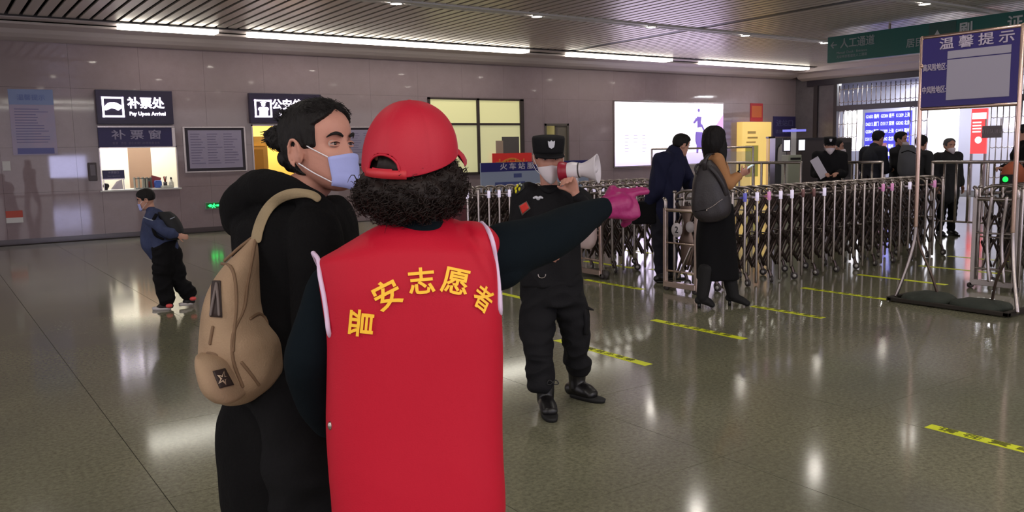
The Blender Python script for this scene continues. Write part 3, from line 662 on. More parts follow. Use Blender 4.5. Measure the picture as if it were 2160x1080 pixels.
railing('steel tube railing in front of the man at the head of the queue', 12.3, ry(1758), ry(1862))
railing('steel tube railing in front of the masked person, right of the notice stand pole', 12.3, ry(1968), ry(2215))
e = empty('glass_railing', (13.3, ry(1375, 13.3), 0), 'tall glass panel railing behind the man in navy and the woman', 'railing')
z1 = gp(1500, 312, 13.3)[2]; z0 = .2; ye = ry(1588, 13.3)-ry(1375, 13.3)
obj('top_rail', Buf().tube([(0, 0, z1), (0, ye, z1)], .02, seg=8, sub=1), m_steel, e)
m_gls = mat('railing_glass', (200, 210, 215), .05, trans=.0, alpha=.22)
for k in range(4):
    obj('post', Buf().tube([(0, ye*k/3, 0), (0, ye*k/3, z1)], .02, seg=8, sub=1), m_steel, e)
    if k < 3: flat('glass_pane', Buf().box((-.004, ye*(k+1)/3+.05, z0), (.004, ye*k/3-.05, z1-.08)), m_gls, e)

# the lit entrance display across the hall that mirrors in the polished wall
e = empty('entrance_display', (6.3, -9.2, 0), 'large pale lit display standing across the hall, seen only mirrored in the polished wall', 'screen')
flat('screen', Buf().box((-1.1, 0, .8), (.5, .04, 1.85)), mat('entrance_screen', (215, 215, 255), .4, emit=12.0, ecol=(205, 205, 255)), e); flat('stand', Buf().box((-1.1, -.06, 0), (-1.0, 0, 1.85)), m_steel, e); flat('stand', Buf().box((.4, -.06, 0), (.5, 0, 1.85)), m_steel, e)
# ------------------------------------------------------------------ floor tape
m_tape = mat('yellow_tape', (240, 248, 36), .45, vary=(25, (226, 236, 30))); m_ink = mat('tape_ink', (110, 112, 22), .5)
TAPES = [(4.22, 5.45, 4.37, 'line between the guard\'s boots'), (5.41, 5.54, 4.49, 'line right of the guard, nearest complete one in the middle lane'),
         (6.62, 5.40, 4.60, 'line starting at the toe of the walking woman\'s boot'), (7.9, 5.76, 4.71, 'line beside the long barrier\'s wheels, left of the notice stand'),
         (9.2, 5.92, 4.85, 'line crossing behind the foot of the notice stand pole'), (6.53, 7.86, 6.85, 'line just right of the guard\'s hip'),
         (5.19, 7.85, 6.9, 'line half hidden behind the volunteer and the guard'), (4.47, 2.42, 1.40, 'line in the near right corner with readable characters'),
         (10.43, 5.85, 4.85, 'line seen through the legs of the notice stand'), (11.6, 6.1, 5.3, 'farthest line right of the long barrier'),
         (7.64, 9.19, 8.2, 'line under the pale bag'), (8.95, 10.19, 9.2, 'line far behind the pale bag'), (7.74, 7.98, 7.2, 'line at the feet of the man in navy')]
for n, (x, y0, y1, d) in enumerate(TAPES):
    e = empty('floor_tape', (x, (y0+y1)/2, 0), 'yellow floor tape '+d, 'floor tape', 'yellow waiting lines on the floor'); L = (y0-y1)/2
    if x == 4.47: e.rotation_euler[2] = .02
    flat('strip', Buf().box((-.04, -L, 0), (.04, L, .0015)), m_tape, e)
    if n in (0, 1, 2, 3, 5, 7):
        for side in (1,):
            text('lettering', '请 在 黄 线 外 等 候', .07 if n == 7 else .06, m_ink, T((0, 0, .0025)) @ Matrix.Rotation(-math.pi/2, 4, 'Z'), e, .001, .0002, sx=1.5 if n == 7 else 1.45)

# ------------------------------------------------------------------ retractable barriers
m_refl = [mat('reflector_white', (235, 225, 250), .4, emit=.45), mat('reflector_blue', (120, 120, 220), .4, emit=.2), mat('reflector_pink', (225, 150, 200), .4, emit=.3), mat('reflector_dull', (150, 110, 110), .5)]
m_link = mat('link_steel', (92, 80, 76), .3, .9); m_wheel = mat('castor_wheel', (70, 64, 64), .5); m_hub = mat('castor_hub', (190, 186, 184), .4)
def rbarrier(label, X0, X1, Y, wid, step, ht=1.07, stick=None, name='retractable_barrier', sag=0):
    e = empty(name, (X0, Y, 0), label, 'barrier'); n = int(round((X1-X0)/step))
    def M(buf, nm, m_): me = fixn(buf.mesh(nm)); me.materials.append(m_); me.shade_smooth(); return me
    long_ = M(Buf().tube([(0, 0, .03), (0, 0, ht)], .017, seg=10, sub=1), 'post', m_steel); short = M(Buf().tube([(0, 0, .16), (0, 0, ht)], .017, seg=10, sub=1), 'post', m_steel)
    cap = M(Buf().ell((0, 0, ht+.012), (.026, .026, .02), seg=10, rn=6), 'post_cap', m_steel)
    arch = M(Buf().tube([(0, 0, ht-.1), (0, .03, ht-.02), (0, wid*.25, ht+.02), (0, wid*.5, ht+.03), (0, wid*.75, ht+.02), (0, wid-.03, ht-.02), (0, wid, ht-.1)], (.011, .016, .016, .016, .016, .016, .011), side=(1, 0, 0), seg=8, sub=2), 'arch_tube', m_steel)
    low = M(Buf().tube([(0, 0, .55), (0, wid, .55)], .009, seg=6, sub=1), 'cross_rod', m_steel)
    links = []
    for (za, zb) in ((.2, .5), (.46, .76), (.72, .96)):
        for s in (0, 1):
            z0, z1 = (za, zb) if s == 0 else (zb, za); y = .035 if s == 0 else .05
            links.append(M(Buf().tube([(0, y, z0), (step, y, z1)], (.018, .004), side=(0, 0, 1), seg=6, sub=1) if 0 else Buf().tube([(0, y, z0), (step, y, z1)], [(.021, .004)]*2, side=(0, 0, 1), seg=6, sub=1), 'scissor_link', m_link))
    top = M(Buf().tube([(0, .02, ht-.07), (step, .02, ht-.075)], [(.016, .006)]*2, side=(0, 0, 1), seg=6, sub=1), 'top_link', m_steel)
    w_ = Buf().tube([(-.012, 0, 0), (.012, 0, 0)], .042, seg=16, sub=1, cap=False); wheel = M(w_, 'wheel', m_wheel)
    hub = M(Buf().tube([(-.018, 0, 0), (.018, 0, 0)], .02, seg=10, sub=1, cap=False), 'hub', m_hub)
    fork = M(Buf().tube([(0, 0, .16), (.02, -.01, .13), (.03, -.03, .05)], [(.02, .012)]*3, seg=8, sub=2), 'castor', m_link)
    st = [M(Buf().tube([(0, -.001, ht-.115), (0, -.001, ht-.02)], .0205, seg=10, sub=1, cap=False), 'reflector', q) for q in m_refl]
    stick = stick or [0]
    for k in range(n+1):
        for r, yy in ((0, 0), (1, wid)):
            p = put('post', long_ if k % 2 == 0 else short, None, e, (k*step, yy, 0)); put('post_cap', cap, None, p)
            if r == 0:
                q = stick[k % len(stick)]
                if q is not None: put('reflector', st[q], None, p)
            if k % 2:
                f = put('castor', fork, None, e, (k*step, yy, 0)); wob = put('wheel', wheel, None, f, (.03, -.03, .043)); wob.rotation_euler = (0, 0, random.uniform(-.9, .9)); h_ = put('hub', hub, None, f, (.03, -.03, .043)); h_.rotation_euler = wob.rotation_euler
            if k < n:
                for l in links: put('scissor_link', l, None, e, (k*step, yy-(.085 if r else 0), 0))
                put('top_link', top, None, e, (k*step, yy, 0))
        if k < n:
            for l in links: put('scissor_link', l, None, e, (k*step, wid*.5-.04, 0))
        put('arch_tube', arch, None, e, (k*step, 0, 0))
        if k % 2 == 0: put('cross_rod', low, None, e, (k*step, 0, 0))
    return e
# the long one, starting behind the woman
e = rbarrier('long stainless folding barrier running from the walking woman to the notice stand', 7.29, 11.62, 6.24, .45, .2065, stick=[None, 1, 0, 2, 0, 0, 3, 3, 0, None, None, None, None, None, 2, 2, None, 0, None, None, 2, None])
def end_frame(x, y0, y1, label, disc=True, warm=True, ht=1.0):
    e = empty('barrier_end_frame', (x, y0, 0), label, 'barrier'); w = y1-y0; m_ = m_steel_w if warm else m_steel
    for yy in (0, w):
        p = flat('post', Buf().box((-.02, yy-.022, .03), (.02, yy+.022, ht-.09)), m_, e, bevel=.004)
        obj('post_cap', Buf().tube([(0, yy, ht-.1), (0, yy, ht-.02), (.0, yy+.02, ht+.01)], .022, seg=10, sub=2), m_steel, p)
    for z, r in ((ht-.11, .02), (ht-.47, .01), (.22, .012)): obj('cross_rail', Buf().tube([(0, 0, z), (0, w, z)], r, seg=8, sub=1), m_, e)
    flat('base_rail', Buf().box((-.03, 0, .04), (.03, w, .1)), m_, e, bevel=.004)
    for yy in (.02, w-.02): obj('foot_wheel', Buf().tube([(-.02, yy, .03), (.02, yy, .03)], .03, seg=12, sub=1, cap=False), m_wheel, e)
    return e
e = end_frame(6.71, 6.22, 6.68, 'pinkish steel end frame with a numbered white disc, left of the walking woman')
obj('pinched_plate', Buf().tube([(.06, .2, .93), (.06, .2, .75), (.06, .2, .55), (.06, .2, .3)], [(.11, .01), (.05, .01), (.1, .01), (.07, .01)], side=(0, 1, 0), seg=10, sub=4), mat('plate_bronze', (124, 106, 96), .3, .85), e)
obj('number_disc', Buf().tube([(-.035, .26, .68), (-.028, .26, .68)], .078, seg=24, sub=1, cap=False), mat('disc_white', (205, 196, 200), .5), e)
text('disc_number', '2', .1, m_dark, T((-.037, .26, .68)) @ Rg, e, .002)
obj('brace', Buf().tube([(-.01, .26, .16), (.02, .1, .5)], [(.016, .012)]*2, seg=8, sub=1), m_steel, e)
obj('side_disc', Buf().tube([(.0, .1, .72), (.01, .1, .72)], .06, seg=20, sub=1, cap=False), mat('disc_white', (205, 196, 200), .5), e)
obj('pink_handle', Buf().tube([(0, 0, .99), (.12, -.04, 1.04), (.3, -.04, 1.06)], [(.022, .03)]*3, seg=8), mat('handle_pink', (214, 120, 130), .5), e)
e = rbarrier('short folded section of steel barrier hidden between the end frame and the woman', 6.85, 7.15, 6.24, .44, .15, stick=[None])
# the back one, seen on both sides of the guard
rbarrier('stainless folding barrier in the back, passing behind the guard', 5.9, 9.25, 9.5, .4, .168, stick=[0, None, 0, 0, 0, 0, 0, 0, 0, 0, 0, 0, 0, 0, 0, 0, 0, 0, 2, 2, 2])
# the middle one behind the magenta glove
rbarrier('short stainless folding barrier with round arches behind the pointing hand', 6.95, 7.9, 8.05, .46, .19, stick=[None])
e = end_frame(6.72, 8.18, 7.78, 'steel end frame of the middle barrier holding the pale bag', warm=True)
obj('castor_wheel', Buf().tube([(0, -.46, .05), (.03, -.46, .05)], .055, seg=16, sub=1, cap=False), m_wheel, e)
obj('trailing_foot', Buf().tube([(-.05, -.02, .03), (.1, -.2, .05), (.1, -.42, .06)], [(.06, .02), (.05, .02), (.03, .02)], seg=10), mat('foot_dark', (64, 62, 52), .7), e)
bb = Buf().secs([((6.66, 8.0, .36), .1, .04), ((6.66, 8.0, .44), .17, .07), ((6.66, 7.98, .56), .17, .08), ((6.66, 7.93, .68), .1, .06), ((6.66, 7.9, .78), .05, .03), ((6.68, 7.88, .9), .02, .02)], ax=np.array([0, -1., 0]), ay=np.array([1., 0, 0]))
me = wrinkle(fixn(bb.mesh('bag', (6.66, 7.98, .3))), .008, 18, 5)
o = put('plastic_bag', me, mat('bag_pale', (214, 190, 190), .5, bump=(30, .3)), None, (6.66, 7.98, .3)); tag(o, 'crumpled pale pink plastic bag hanging on the middle barrier end frame', 'bag')
# the one at the right edge
rbarrier('stainless folding barrier at the right edge behind the notice stand', 9.3, 12.2, 4.15, .43, .25, stick=[None])
e = end_frame(9.2, 4.57, 4.15, 'end frame with slanted bars of the right hand barrier, behind the notice stand', warm=False, ht=1.07)
for y in (-.15, -.3): obj('slanted_bar', Buf().tube([(-.02, y-.03, .1), (.0, y+.02, .55), (-.02, y-.02, .98)], .018, seg=8), m_steel, e)
# ------------------------------------------------------------------ blue notice stand
m_champ = mat('champagne_tube', (222, 190, 176), .22, .92)
sx = 8.0
e = empty('notice_stand', (sx, 4.1, 0), 'blue notice board on a tall chrome stand with two poles and a weighted base', 'sign stand')
def N(y, z): return (0, y-4.1, z)
ya, yb = 4.545, 3.64
flat('board', Buf().box((-.015, yb-4.1, 1.9), (.015, ya-4.1, 2.54)), mat('board_indigo', (42, 24, 118), .35), e)
b = Buf().tube([N(ya+.0, 1.89), N(ya, 2.555)], .018, seg=10, sub=1).tube([N(yb, 1.89), N(yb, 2.555)], .018, seg=10, sub=1)
obj('frame_rail', Buf().tube([N(ya, 2.555), N(yb, 2.555)], .018, seg=10, sub=1), m_champ, e); obj('frame_rail', Buf().tube([N(ya, 1.885), N(yb, 1.885)], .018, seg=10, sub=1), m_champ, e)
for yy, s in ((ya, 1), (yb, -1)):
    obj('pole', Buf().tube([N(yy, 2.56), N(yy, .75)], .02, seg=12, sub=1), m_champ, e)
    obj('front_leg', Buf().tube([(0, yy-4.1, .78), (-.0, yy-4.1+.01*s, .6), (-.04, yy-4.1+.05*s, .35), (-.1, yy-4.1+.12*s, .05)], .017, seg=10), m_steel, e)
    obj('back_leg', Buf().tube([(0.0, yy-4.1, .95), (.02, yy-4.1-.02*s, .6), (.05, yy-4.1-.14*s, .3), (.1, yy-4.1-.2*s, .06)], .013, seg=8), mat('leg_bronze', (96, 80, 72), .4, .7), e)
obj('ball_joint', Buf().ell(N(ya-.01, 2.29), (.024, .024, .03)), m_champ, e)
Rs = Rg
m_paper = mat('paper_grey', (178, 172, 192), .5)
flat('paper_sheet', Buf().box((-.022, 3.72-4.1, 2.335), (-.016, 4.285-4.1, 2.405)), m_paper, e); flat('paper_sheet', Buf().box((-.022, 3.72-4.1, 1.955), (-.016, 4.285-4.1, 2.325)), m_paper, e)
m_sl = mat('stand_letters', (205, 192, 214), .5)
text('lettering', '温 馨 提 示', .115, m_sl, T((-.02, 4.03-4.1, 2.47)) @ Rs, e, .002, sx=1.22)
text('small_lettering', '高风险地区:', .072, m_sl, T((-.02, 4.405-4.1, 2.265)) @ Rs, e, .001, sx=.62); text('small_lettering', '中风险地区:', .072, m_sl, T((-.02, 4.405-4.1, 2.055)) @ Rs, e, .001, sx=.62)
b = Buf().box((-.2, 3.55-4.1, .01), (.2, 3.6-4.1, .05)).box((-.2, 4.66-4.1, .01), (.22, 4.71-4.1, .05)).box((-.2, 3.55-4.1, .01), (-.15, 4.7-4.1, .045))
flat('base_frame', b, mat('base_iron', (48, 42, 36), .6, .3), e, bevel=.004)
m_sand = mat('sandbag', (58, 62, 54), .9, bump=(40, .5), vary=(6, (44, 50, 44)))
for k, (yy, a) in enumerate(((4.39, .1), (3.9, -.15))):
    bb = Buf().secs([((sx+.02, yy, .0), .17, .17), ((sx+.02, yy, .03), .24, .21), ((sx+.02, yy, .075), .21, .19), ((sx+.02, yy, .1), .1, .1)], ax=np.array([math.sin(a), -math.cos(a), 0]), ay=np.array([math.cos(a), math.sin(a), 0]), ex=3)
    me = wrinkle(fixn(bb.mesh('sandbag', (sx, yy, 0))), .01, 14, 8+k)
    v = getv(me); v[:, 2] = np.maximum(v[:, 2], .002); me.vertices.foreach_set('co', v.ravel()); o = put('sandbag', me, m_sand, None, (sx, yy, 0))
    tag(o, ['dark green sandbag on the stand base, the left one', 'dark green sandbag on the stand base, the one nearer the right pole'][k], 'sandbag', 'sandbags on the notice stand base')
# bright floor mat patch is a standing lit post behind the stand; green lamp post
p = at(2123, 378, 11.0)
e = empty('lamp_post', (p[0], p[1], 0), 'slim dark ticket reader post with a round green light at the right edge', 'post')
flat('post', Buf().box((-.05, -.06, 0), (.05, .06, p[2]+.06)), m_dark, e, bevel=.005)
obj('green_light', Buf().ell((-.05, -.01, p[2]), (.02, .035, .035)), mat('green_lamp', (30, 255, 70), .4, emit=2.5, ecol=(20, 255, 70)), e)
p = at(2137, 362, 11.6)
me = wrinkle(fixn(Buf().secs([((0, 0, -.2), .1, .08), ((0, 0, -.1), .14, .1), ((0, 0, .05), .12, .1), ((0, 0, .14), .04, .04)]).mesh('bag')), .01, 20, 3)
o = put('orange_bag', me, mat('orange_cloth', (176, 92, 62), .8), None, tuple(p)); tag(o, 'orange cloth bag above the green light at the right edge', 'bag')
# ------------------------------------------------------------------ people
def nrm(v): v = np.asarray(v, float); return v/np.linalg.norm(v)
def rotv(v, k, a): k = nrm(k); return v*math.cos(a)+np.cross(k, v)*math.sin(a)+k*(k@v)*(1-math.cos(a))
def frame(F, pitch=0., tilt=0.):     # columns right, forward, up
    F = nrm([F[0], F[1], 0]); S = np.cross(F, ZZ); F2 = rotv(F, S, pitch); U = np.cross(S, F2)
    if tilt: S, U = rotv(S, F2, tilt), rotv(U, F2, tilt)
    return np.column_stack([S, F2, U])
#        z      w     yf    yb
PROF = [(-.120, .012, .062, .040), (-.114, .030, .080, .020), (-.100, .044, .090, .000), (-.080, .054, .090, -.030), (-.060, .061, .088, -.058), (-.040, .066, .087, -.074),
        (-.018, .071, .086, -.086), (.002, .074, .084, -.094), (.020, .076, .087, -.099), (.040, .077, .091, -.101), (.060, .075, .088, -.099), (.080, .068, .078, -.090),
        (.098, .055, .060, -.072), (.110, .038, .038, -.048), (.118, .014, .012, -.018)]
PA = np.array(PROF)
def prof(z): return [np.interp(z, PA[:, 0], PA[:, i]) for i in (1, 2, 3)]
def g(x, s): return math.exp(-(x/s)**2)
def headpt(z, th, off=0.):
    w, yf, yb = prof(z); yc, d = (yf+yb)/2, (yf-yb)/2; ct, st = math.cos(th), math.sin(th); ex = 2.15
    x = (w+off)*math.copysign(abs(st)**(2/ex), st); y = yc+(d+off)*math.copysign(abs(ct)**(2/ex), ct)
    return x, y
def face(x, z, front):
    if front <= 0: return 0.
    dy = 0.
    t = min(max((.008-z)/.052, 0), 1)
    if -.048 < z < .012: dy += (.004+.014*t)*g(x, .010+.006*t)*min(1, (z+.048)/.006)
    dy += .003*g(x, .012)*g(z-.0, .012)
    for s in (-1, 1):
        dy -= .0115*g(x-s*.032, .016)*g(z-.0, .012)
        dy += .0035*g(x-s*.03, .02)*g(z-.021, .007)
        dy += .004*g(x-s*.043, .016)*g(z+.03, .016)
        dy += .005*g(x-s*.014, .006)*g(z+.041, .006)
    dy += .006*g(x, .022)*g(z+.066, .006)+.007*g(x, .02)*g(z+.078, .006)-.004*g(x, .03)*g(z+.09, .006)+.006*g(x, .018)*g(z+.106, .01)
    return dy*front
def head(buf, c, R, s=1., n=64, ears=True):
    zs = np.concatenate([np.linspace(-.12, -.1, 4, endpoint=False), np.linspace(-.1, .06, 40, endpoint=False), np.linspace(.06, .118, 12)]); rings = []
    for z in zs:
        r = []
        for th in np.linspace(0, 2*math.pi, n, endpoint=False):
            x, y = headpt(z, th); y += face(x, z, max(0, math.cos(th))**.5 if math.cos(th) > 0 else 0)
            r.append(c+R@(np.array([x, y, z])*s))
        rings.append(r)
    buf.rings(rings)
    if ears:
        for e in (-1, 1):
            ec = np.array([e*.076, -.008, -.012]); q = []
            for a in np.linspace(-1.3, 3.6, 12): q.append(ec+np.array([e*(.012+.006*math.sin(a)), -.018*math.cos(a+.3)-.004, .033*math.sin(a)*1.0]))
            buf.tube([c+R@(p*s) for p in q], .0048*s, seg=8, sub=2)
            M = R@np.array([[1, 0, 0], [0, 1, 0], [0, 0, 1.]]); buf.ell(c+R@((ec+np.array([e*.004, .002, .0]))*s), (.0065*s, .0175*s, .031*s), M)
    return buf
def sstep(a, b, x): t = np.clip((x-a)/(b-a), 0, 1); return t*t*(3-2*t)
def hair_shell(c, R, s=1., thick=.016, front=.078, nape=-.075, side=62, seed=1, grooves=.003, fringe=0):
    rings = []
    for z in np.linspace(-.118, .118, 60):
        r = []
        for th in np.linspace(0, 2*math.pi, 96, endpoint=False):
            a = abs((math.degrees(th)+180) % 360-180)      # 0 front, 180 back
            inner = sstep(side-9, side+9, a+max(0, z-front+.02)*1400)     # sideways hairline, opens to the top
            lowlim = nape if a > 118 else (-.018 if a > 84 else -.005)
            low = sstep(lowlim-.008, lowlim+.006, z+(.0 if a > 118 else 0))
            k = inner*low; x, y = headpt(z, th, -.012+(thick+.012)*k)
            gr = grooves*math.sin(th*46+z*60+2*math.sin(th*7+seed))*k
            n_ = nrm([x, y, .0001]); r.append(c+R@(np.array([x+n_[0]*gr, y+n_[1]*gr, z*(1+(thick/.118)*k*sstep(.04, .118, z))])*s))
        rings.append(r)
    return Buf().rings(rings)
def hand(buf, wr, d, n, pose='relax', s=1., k=1., mirror=1):
    """wr wrist, d towards the fingers, n out of the palm; thumb side = d x n * mirror"""
    d = nrm(d); n = nrm(np.asarray(n)-d*(d@np.asarray(n))); t = np.cross(d, n)*mirror; P = {'relax': [(18, 28, 18)]*4, 'grip': [(62, 72, 40)]*4, 'fist': [(80, 92, 55)]*4, 'point': [(4, 6, 4), (74, 92, 60), (80, 94, 60), (84, 94, 60)], 'flat': [(8, 10, 6)]*4, 'hold': [(42, 50, 30)]*4}[pose]
    buf.tube([wr-d*.01*s, wr+d*.02*s, wr+d*.055*s, wr+d*.085*s], [(.026*s*k, .019*s*k), (.032*s*k, .017*s*k), (.042*s*k, .016*s*k), (.042*s*k, .0135*s*k)], side=t, seg=16)
    for i, (off, L) in enumerate(zip((.031, .0105, -.0105, -.031), (.070, .078, .072, .056))):
        p = wr+(d*(.088-abs(off)*.12)+t*off)*s; dd = nrm(d+t*off*2.0); pts = [p-dd*.02*s]; pts.append(p)
        for a, f in zip(P[i], (.45, .3, .25)):
            dd = rotv(dd, np.cross(dd, n), math.radians(a)); 
            # keep the bend in the palm's direction
            p = p+dd*L*f*s; pts.append(p)
        buf.tube(pts, [.0095*s*k, .0098*s*k, .0088*s*k, .008*s*k, .0068*s*k], seg=10, sub=3)
    a0 = wr+(d*.028+t*.028)*s; td = nrm(d*.75+t*.75+n*.25)
    if pose in ('grip', 'fist', 'point', 'hold'):
        q = [a0-td*.01*s, a0+td*.03*s, a0+td*.05*s+n*.012*s, a0+td*.058*s+n*.03*s+d*.012*s-t*.008*s]
    else: q = [a0-td*.01*s, a0+td*.03*s, a0+td*.055*s+n*.005*s, a0+td*.07*s+n*.01*s+d*.012*s]
    buf.tube(q, [.016*s*k, .0125*s*k, .0105*s*k, .008*s*k], seg=10, sub=3)
    return buf

def skeleton_body(J, S, F, s=1., hd=None, R=None, hs=1., hands=(), voxel=.008, root=(0, 0, 0), it=3, slim=1., armk=1., ears=True):
    b = Buf(); k = slim
    b.tube([J['pelvis']-ZZ*.07*s, J['pelvis'], J['waist'], J['chest'], J['chest']+(J['neck']-J['chest'])*.6, J['neck']], [(.12*k*s, .09*k*s), (.145*k*s, .1*k*s), (.12*k*s, .085*k*s), (.14*k*s, .098*k*s), (.11*k*s, .075*k*s), (.052*s, .052*s)], side=S, seg=24)
    if R is not None: b.tube([J['neck']-ZZ*.03*s, J['neck']+ZZ*.02*s, hd+R@np.array([0, -.03, -.085])*hs, hd+R@np.array([0, -.025, -.02])*hs], [.06*s, .052*s, .05*s, .05*s], seg=20)
    for q in 'lr':
        b.tube([J['chest']+(J['neck']-J['chest'])*.5, J['sh_'+q], ], [.055*s, .046*s], seg=14)
        b.tube([J['sh_'+q], J['sh_'+q]+(J['el_'+q]-J['sh_'+q])*.5, J['el_'+q], J['el_'+q]+(J['wr_'+q]-J['el_'+q])*.35, J['wr_'+q]], [.046*s*armk, .041*s*armk, .034*s*armk, .034*s*armk, .0245*s*armk], seg=14)
        b.tube([J['hip_'+q], J['hip_'+q]+(J['kn_'+q]-J['hip_'+q])*.4, J['kn_'+q], J['kn_'+q]+(J['an_'+q]-J['kn_'+q])*.3, J['an_'+q]], [.082*k*s, .075*k*s, .05*s, .045*s, .031*s], seg=16)
        d = nrm((J['toe_'+q]-J['an_'+q])*np.array([1, 1, 0])); a = J['an_'+q]*np.array([1, 1, 0])
        zf = ZZ*(J.get('z_'+q, 0.)+J.get('fz', 0.)); b.tube([a-d*.02*s+ZZ*.05*s+zf, a+d*.05*s+ZZ*.047*s+zf, J['toe_'+q]*np.array([1, 1, 0])-d*.06*s+ZZ*.036*s+zf], [(.022*s, .024*s), (.026*s, .018*s), (.024*s, .009*s)], side=np.cross(d, ZZ), seg=12)
        b.tube([J['an_'+q], a+ZZ*.05*s+zf], [.032*s, .026*s], seg=12, sub=2)
    for args in hands: hand(b, *args[0], **args[1])
    if R is not None: head(b, hd, R, hs, ears=ears)
    return skin(b, voxel, it, root)

def shoes(parent, J, root, s=1., m=None, msole=None, high=.0, voxel=.006, heel=0., name='shoe', tread=.018, wide=1.):
    for q in 'lr':
        a = J['an_'+q]; t = J['toe_'+q]; z0 = min(a[2]-.085*s-high*0, t[2]-.03*s); z0 = J.get('z_'+q, 0.)
        d = nrm((t-a)*np.array([1, 1, 0])); A = np.array([a[0], a[1], z0]); Tt = np.array([t[0], t[1], z0]); L = np.linalg.norm(Tt-A); S_ = np.cross(d, ZZ)
        b = Buf(); w = wide*s
        b.tube([A-d*.05*s+ZZ*(.045*s+heel), A+ZZ*(.055*s+heel), A+d*L*.45+ZZ*(.048*s+heel*.5), Tt-d*.045*s+ZZ*.036*s], [(.035*w, .038*s), (.040*w, .047*s), (.047*w, .042*s), (.043*w, .030*s)], side=S_, seg=18)
        kd = nrm(J['kn_'+q]-a); b.tube([A+ZZ*(.06*s+heel), a, a+kd*(.02+high)], [.046*w, (.05 if high < .2 else .058)*w, (.052 if high < .2 else .075)*w], seg=14, sub=3)
        me = skin(b, voxel, 3, root); v = getv(me); v[:, 2] = np.maximum(v[:, 2], z0-root[2]+tread*.6); me.vertices.foreach_set('co', v.ravel())
        sh = put(name, me, m, parent)
        so = Buf(); ring = []
        for zz, k in ((0, .97), (tread, 1.02), (tread+.004, .95)):
            r = []
            for th in np.linspace(0, 2*math.pi, 28, endpoint=False):
                f = (math.cos(th)+1)/2; Lx = L*.5+.045*s; cx = L*.5-.006*s; ww = (.0365+.008*sstep(.3, .75, f)-.0*f)*w
                r.append(A+d*(cx+Lx*k*math.cos(th))+S_*ww*k*math.copysign(abs(math.sin(th))**.8, math.sin(th))+ZZ*zz)
            ring.append(r)
        if heel: 
            so = Buf().box((-.012, -.012, 0), (.012, .012, heel+.02), None, A-d*.035*s)
            obj('heel', so, msole or m, sh, root)
        else: obj('sole', Buf().rings(ring), msole or m, sh, root)

def gen_joints(base, F, H, lean=0., arms=None, stride=.0, turn=0.):
    """standing figure; base on the floor, F facing, H height"""
    s = H/1.72; F = nrm([F[0], F[1], 0]); S = np.cross(F, ZZ); P = lambda x, y, z: np.asarray(base)+S*x*s+F*y*s+ZZ*z*s
    L = lambda z: math.sin(lean)*max(0, z-.95); J = dict(pelvis=P(0, 0, .95), waist=P(0, L(1.1), 1.1), chest=P(0, L(1.3), 1.3), neck=P(0, L(1.47)-.01, 1.46))
    for q, e in (('l', -1), ('r', 1)):
        J['sh_'+q] = P(e*.185, L(1.41)-.01, 1.40); J['el_'+q] = P(e*.23, L(1.3)-.03, 1.12); J['wr_'+q] = P(e*.235, L(1.3)+.06, .88); st = stride*e
        J['hip_'+q] = P(e*.09, 0, .9); J['kn_'+q] = P(e*.1, st*.5+.02, .49); J['an_'+q] = P(e*.11, st-.02, .09); J['toe_'+q] = P(e*.125, st+.17, .03)
    if arms == 'front':
        for q, e in (('l', -1), ('r', 1)): J['el_'+q] = P(e*.22, L(1.3)+.02, 1.12); J['wr_'+q] = P(e*.1, L(1.3)+.25, 1.12)
    hd = P(0, L(1.6)*1.1+.015, 1.60)
    return J, S, F, s, hd

def top_cloth(J, S, s, t=.025, hem=.0, voxel=.009, root=(0, 0, 0), cuff=.92, wr_amp=.006, seed=3, collar=.066, fat=1., sleeve=1., it=3, shoulder=1., extra=None, f=16):
    b = Buf(); hemp = J['pelvis']+ZZ*hem
    b.tube([hemp, J['pelvis']+ZZ*.05*s, J['waist'], J['chest'], J['chest']+(J['neck']-J['chest'])*.62, J['neck']+ZZ*.015*s], [(.155*fat*s+t, .11*fat*s+t), (.15*fat*s+t, .108*fat*s+t), (.135*fat*s+t, .1*fat*s+t), (.15*fat*s+t, .108*fat*s+t), (.12*s+t, .08*s+t), (collar*s, collar*s)], side=S, seg=28, ex=2.2)
    for q in 'lr':
        b.tube([J['chest']+(J['neck']-J['chest'])*.55, J['sh_'+q]], [(.06*s+t)*shoulder, .052*s+t], seg=14)
        e = J['wr_'+q]*cuff+J['el_'+q]*(1-cuff)
        b.tube([J['sh_'+q], J['sh_'+q]*.5+J['el_'+q]*.5, J['el_'+q], e*.6+J['el_'+q]*.4, e], [(.052*s+t)*sleeve, (.046*s+t)*sleeve, (.042*s+t)*sleeve, (.038*s+t*.9)*sleeve, (.030*s+t*.6)*sleeve], seg=16)
    if extra: extra(b)
    me = skin(b, voxel, it, root)
    return wrinkle(me, wr_amp, f, seed, (1, 1, .7), True)
def trousers(J, S, s, t=.02, voxel=.009, root=(0, 0, 0), amp=.007, seed=5, ank=1., it=3, waist=.06, low=.02, flare=1., f=15):
    b = Buf()
    b.tube([J['pelvis']+ZZ*waist*s, J['pelvis'], J['pelvis']-ZZ*.06*s], [(.145*s+t, .1*s+t), (.15*s+t, .105*s+t), (.14*s+t, .1*s+t)], side=S, seg=24)
    for q in 'lr':
        a = J['an_'+q]+ZZ*low
        b.tube([J['hip_'+q]+ZZ*.02, J['hip_'+q]*.5+J['kn_'+q]*.5, J['kn_'+q], J['kn_'+q]*.4+a*.6, a], [.09*s+t, (.078*s+t)*flare, (.058*s+t)*flare, (.052*s+t)*flare, (.04*s+t)*ank], seg=18)
    me = skin(b, voxel, it, root)
    return wrinkle(me, amp, f, seed, (1, 1, 1.6), True)

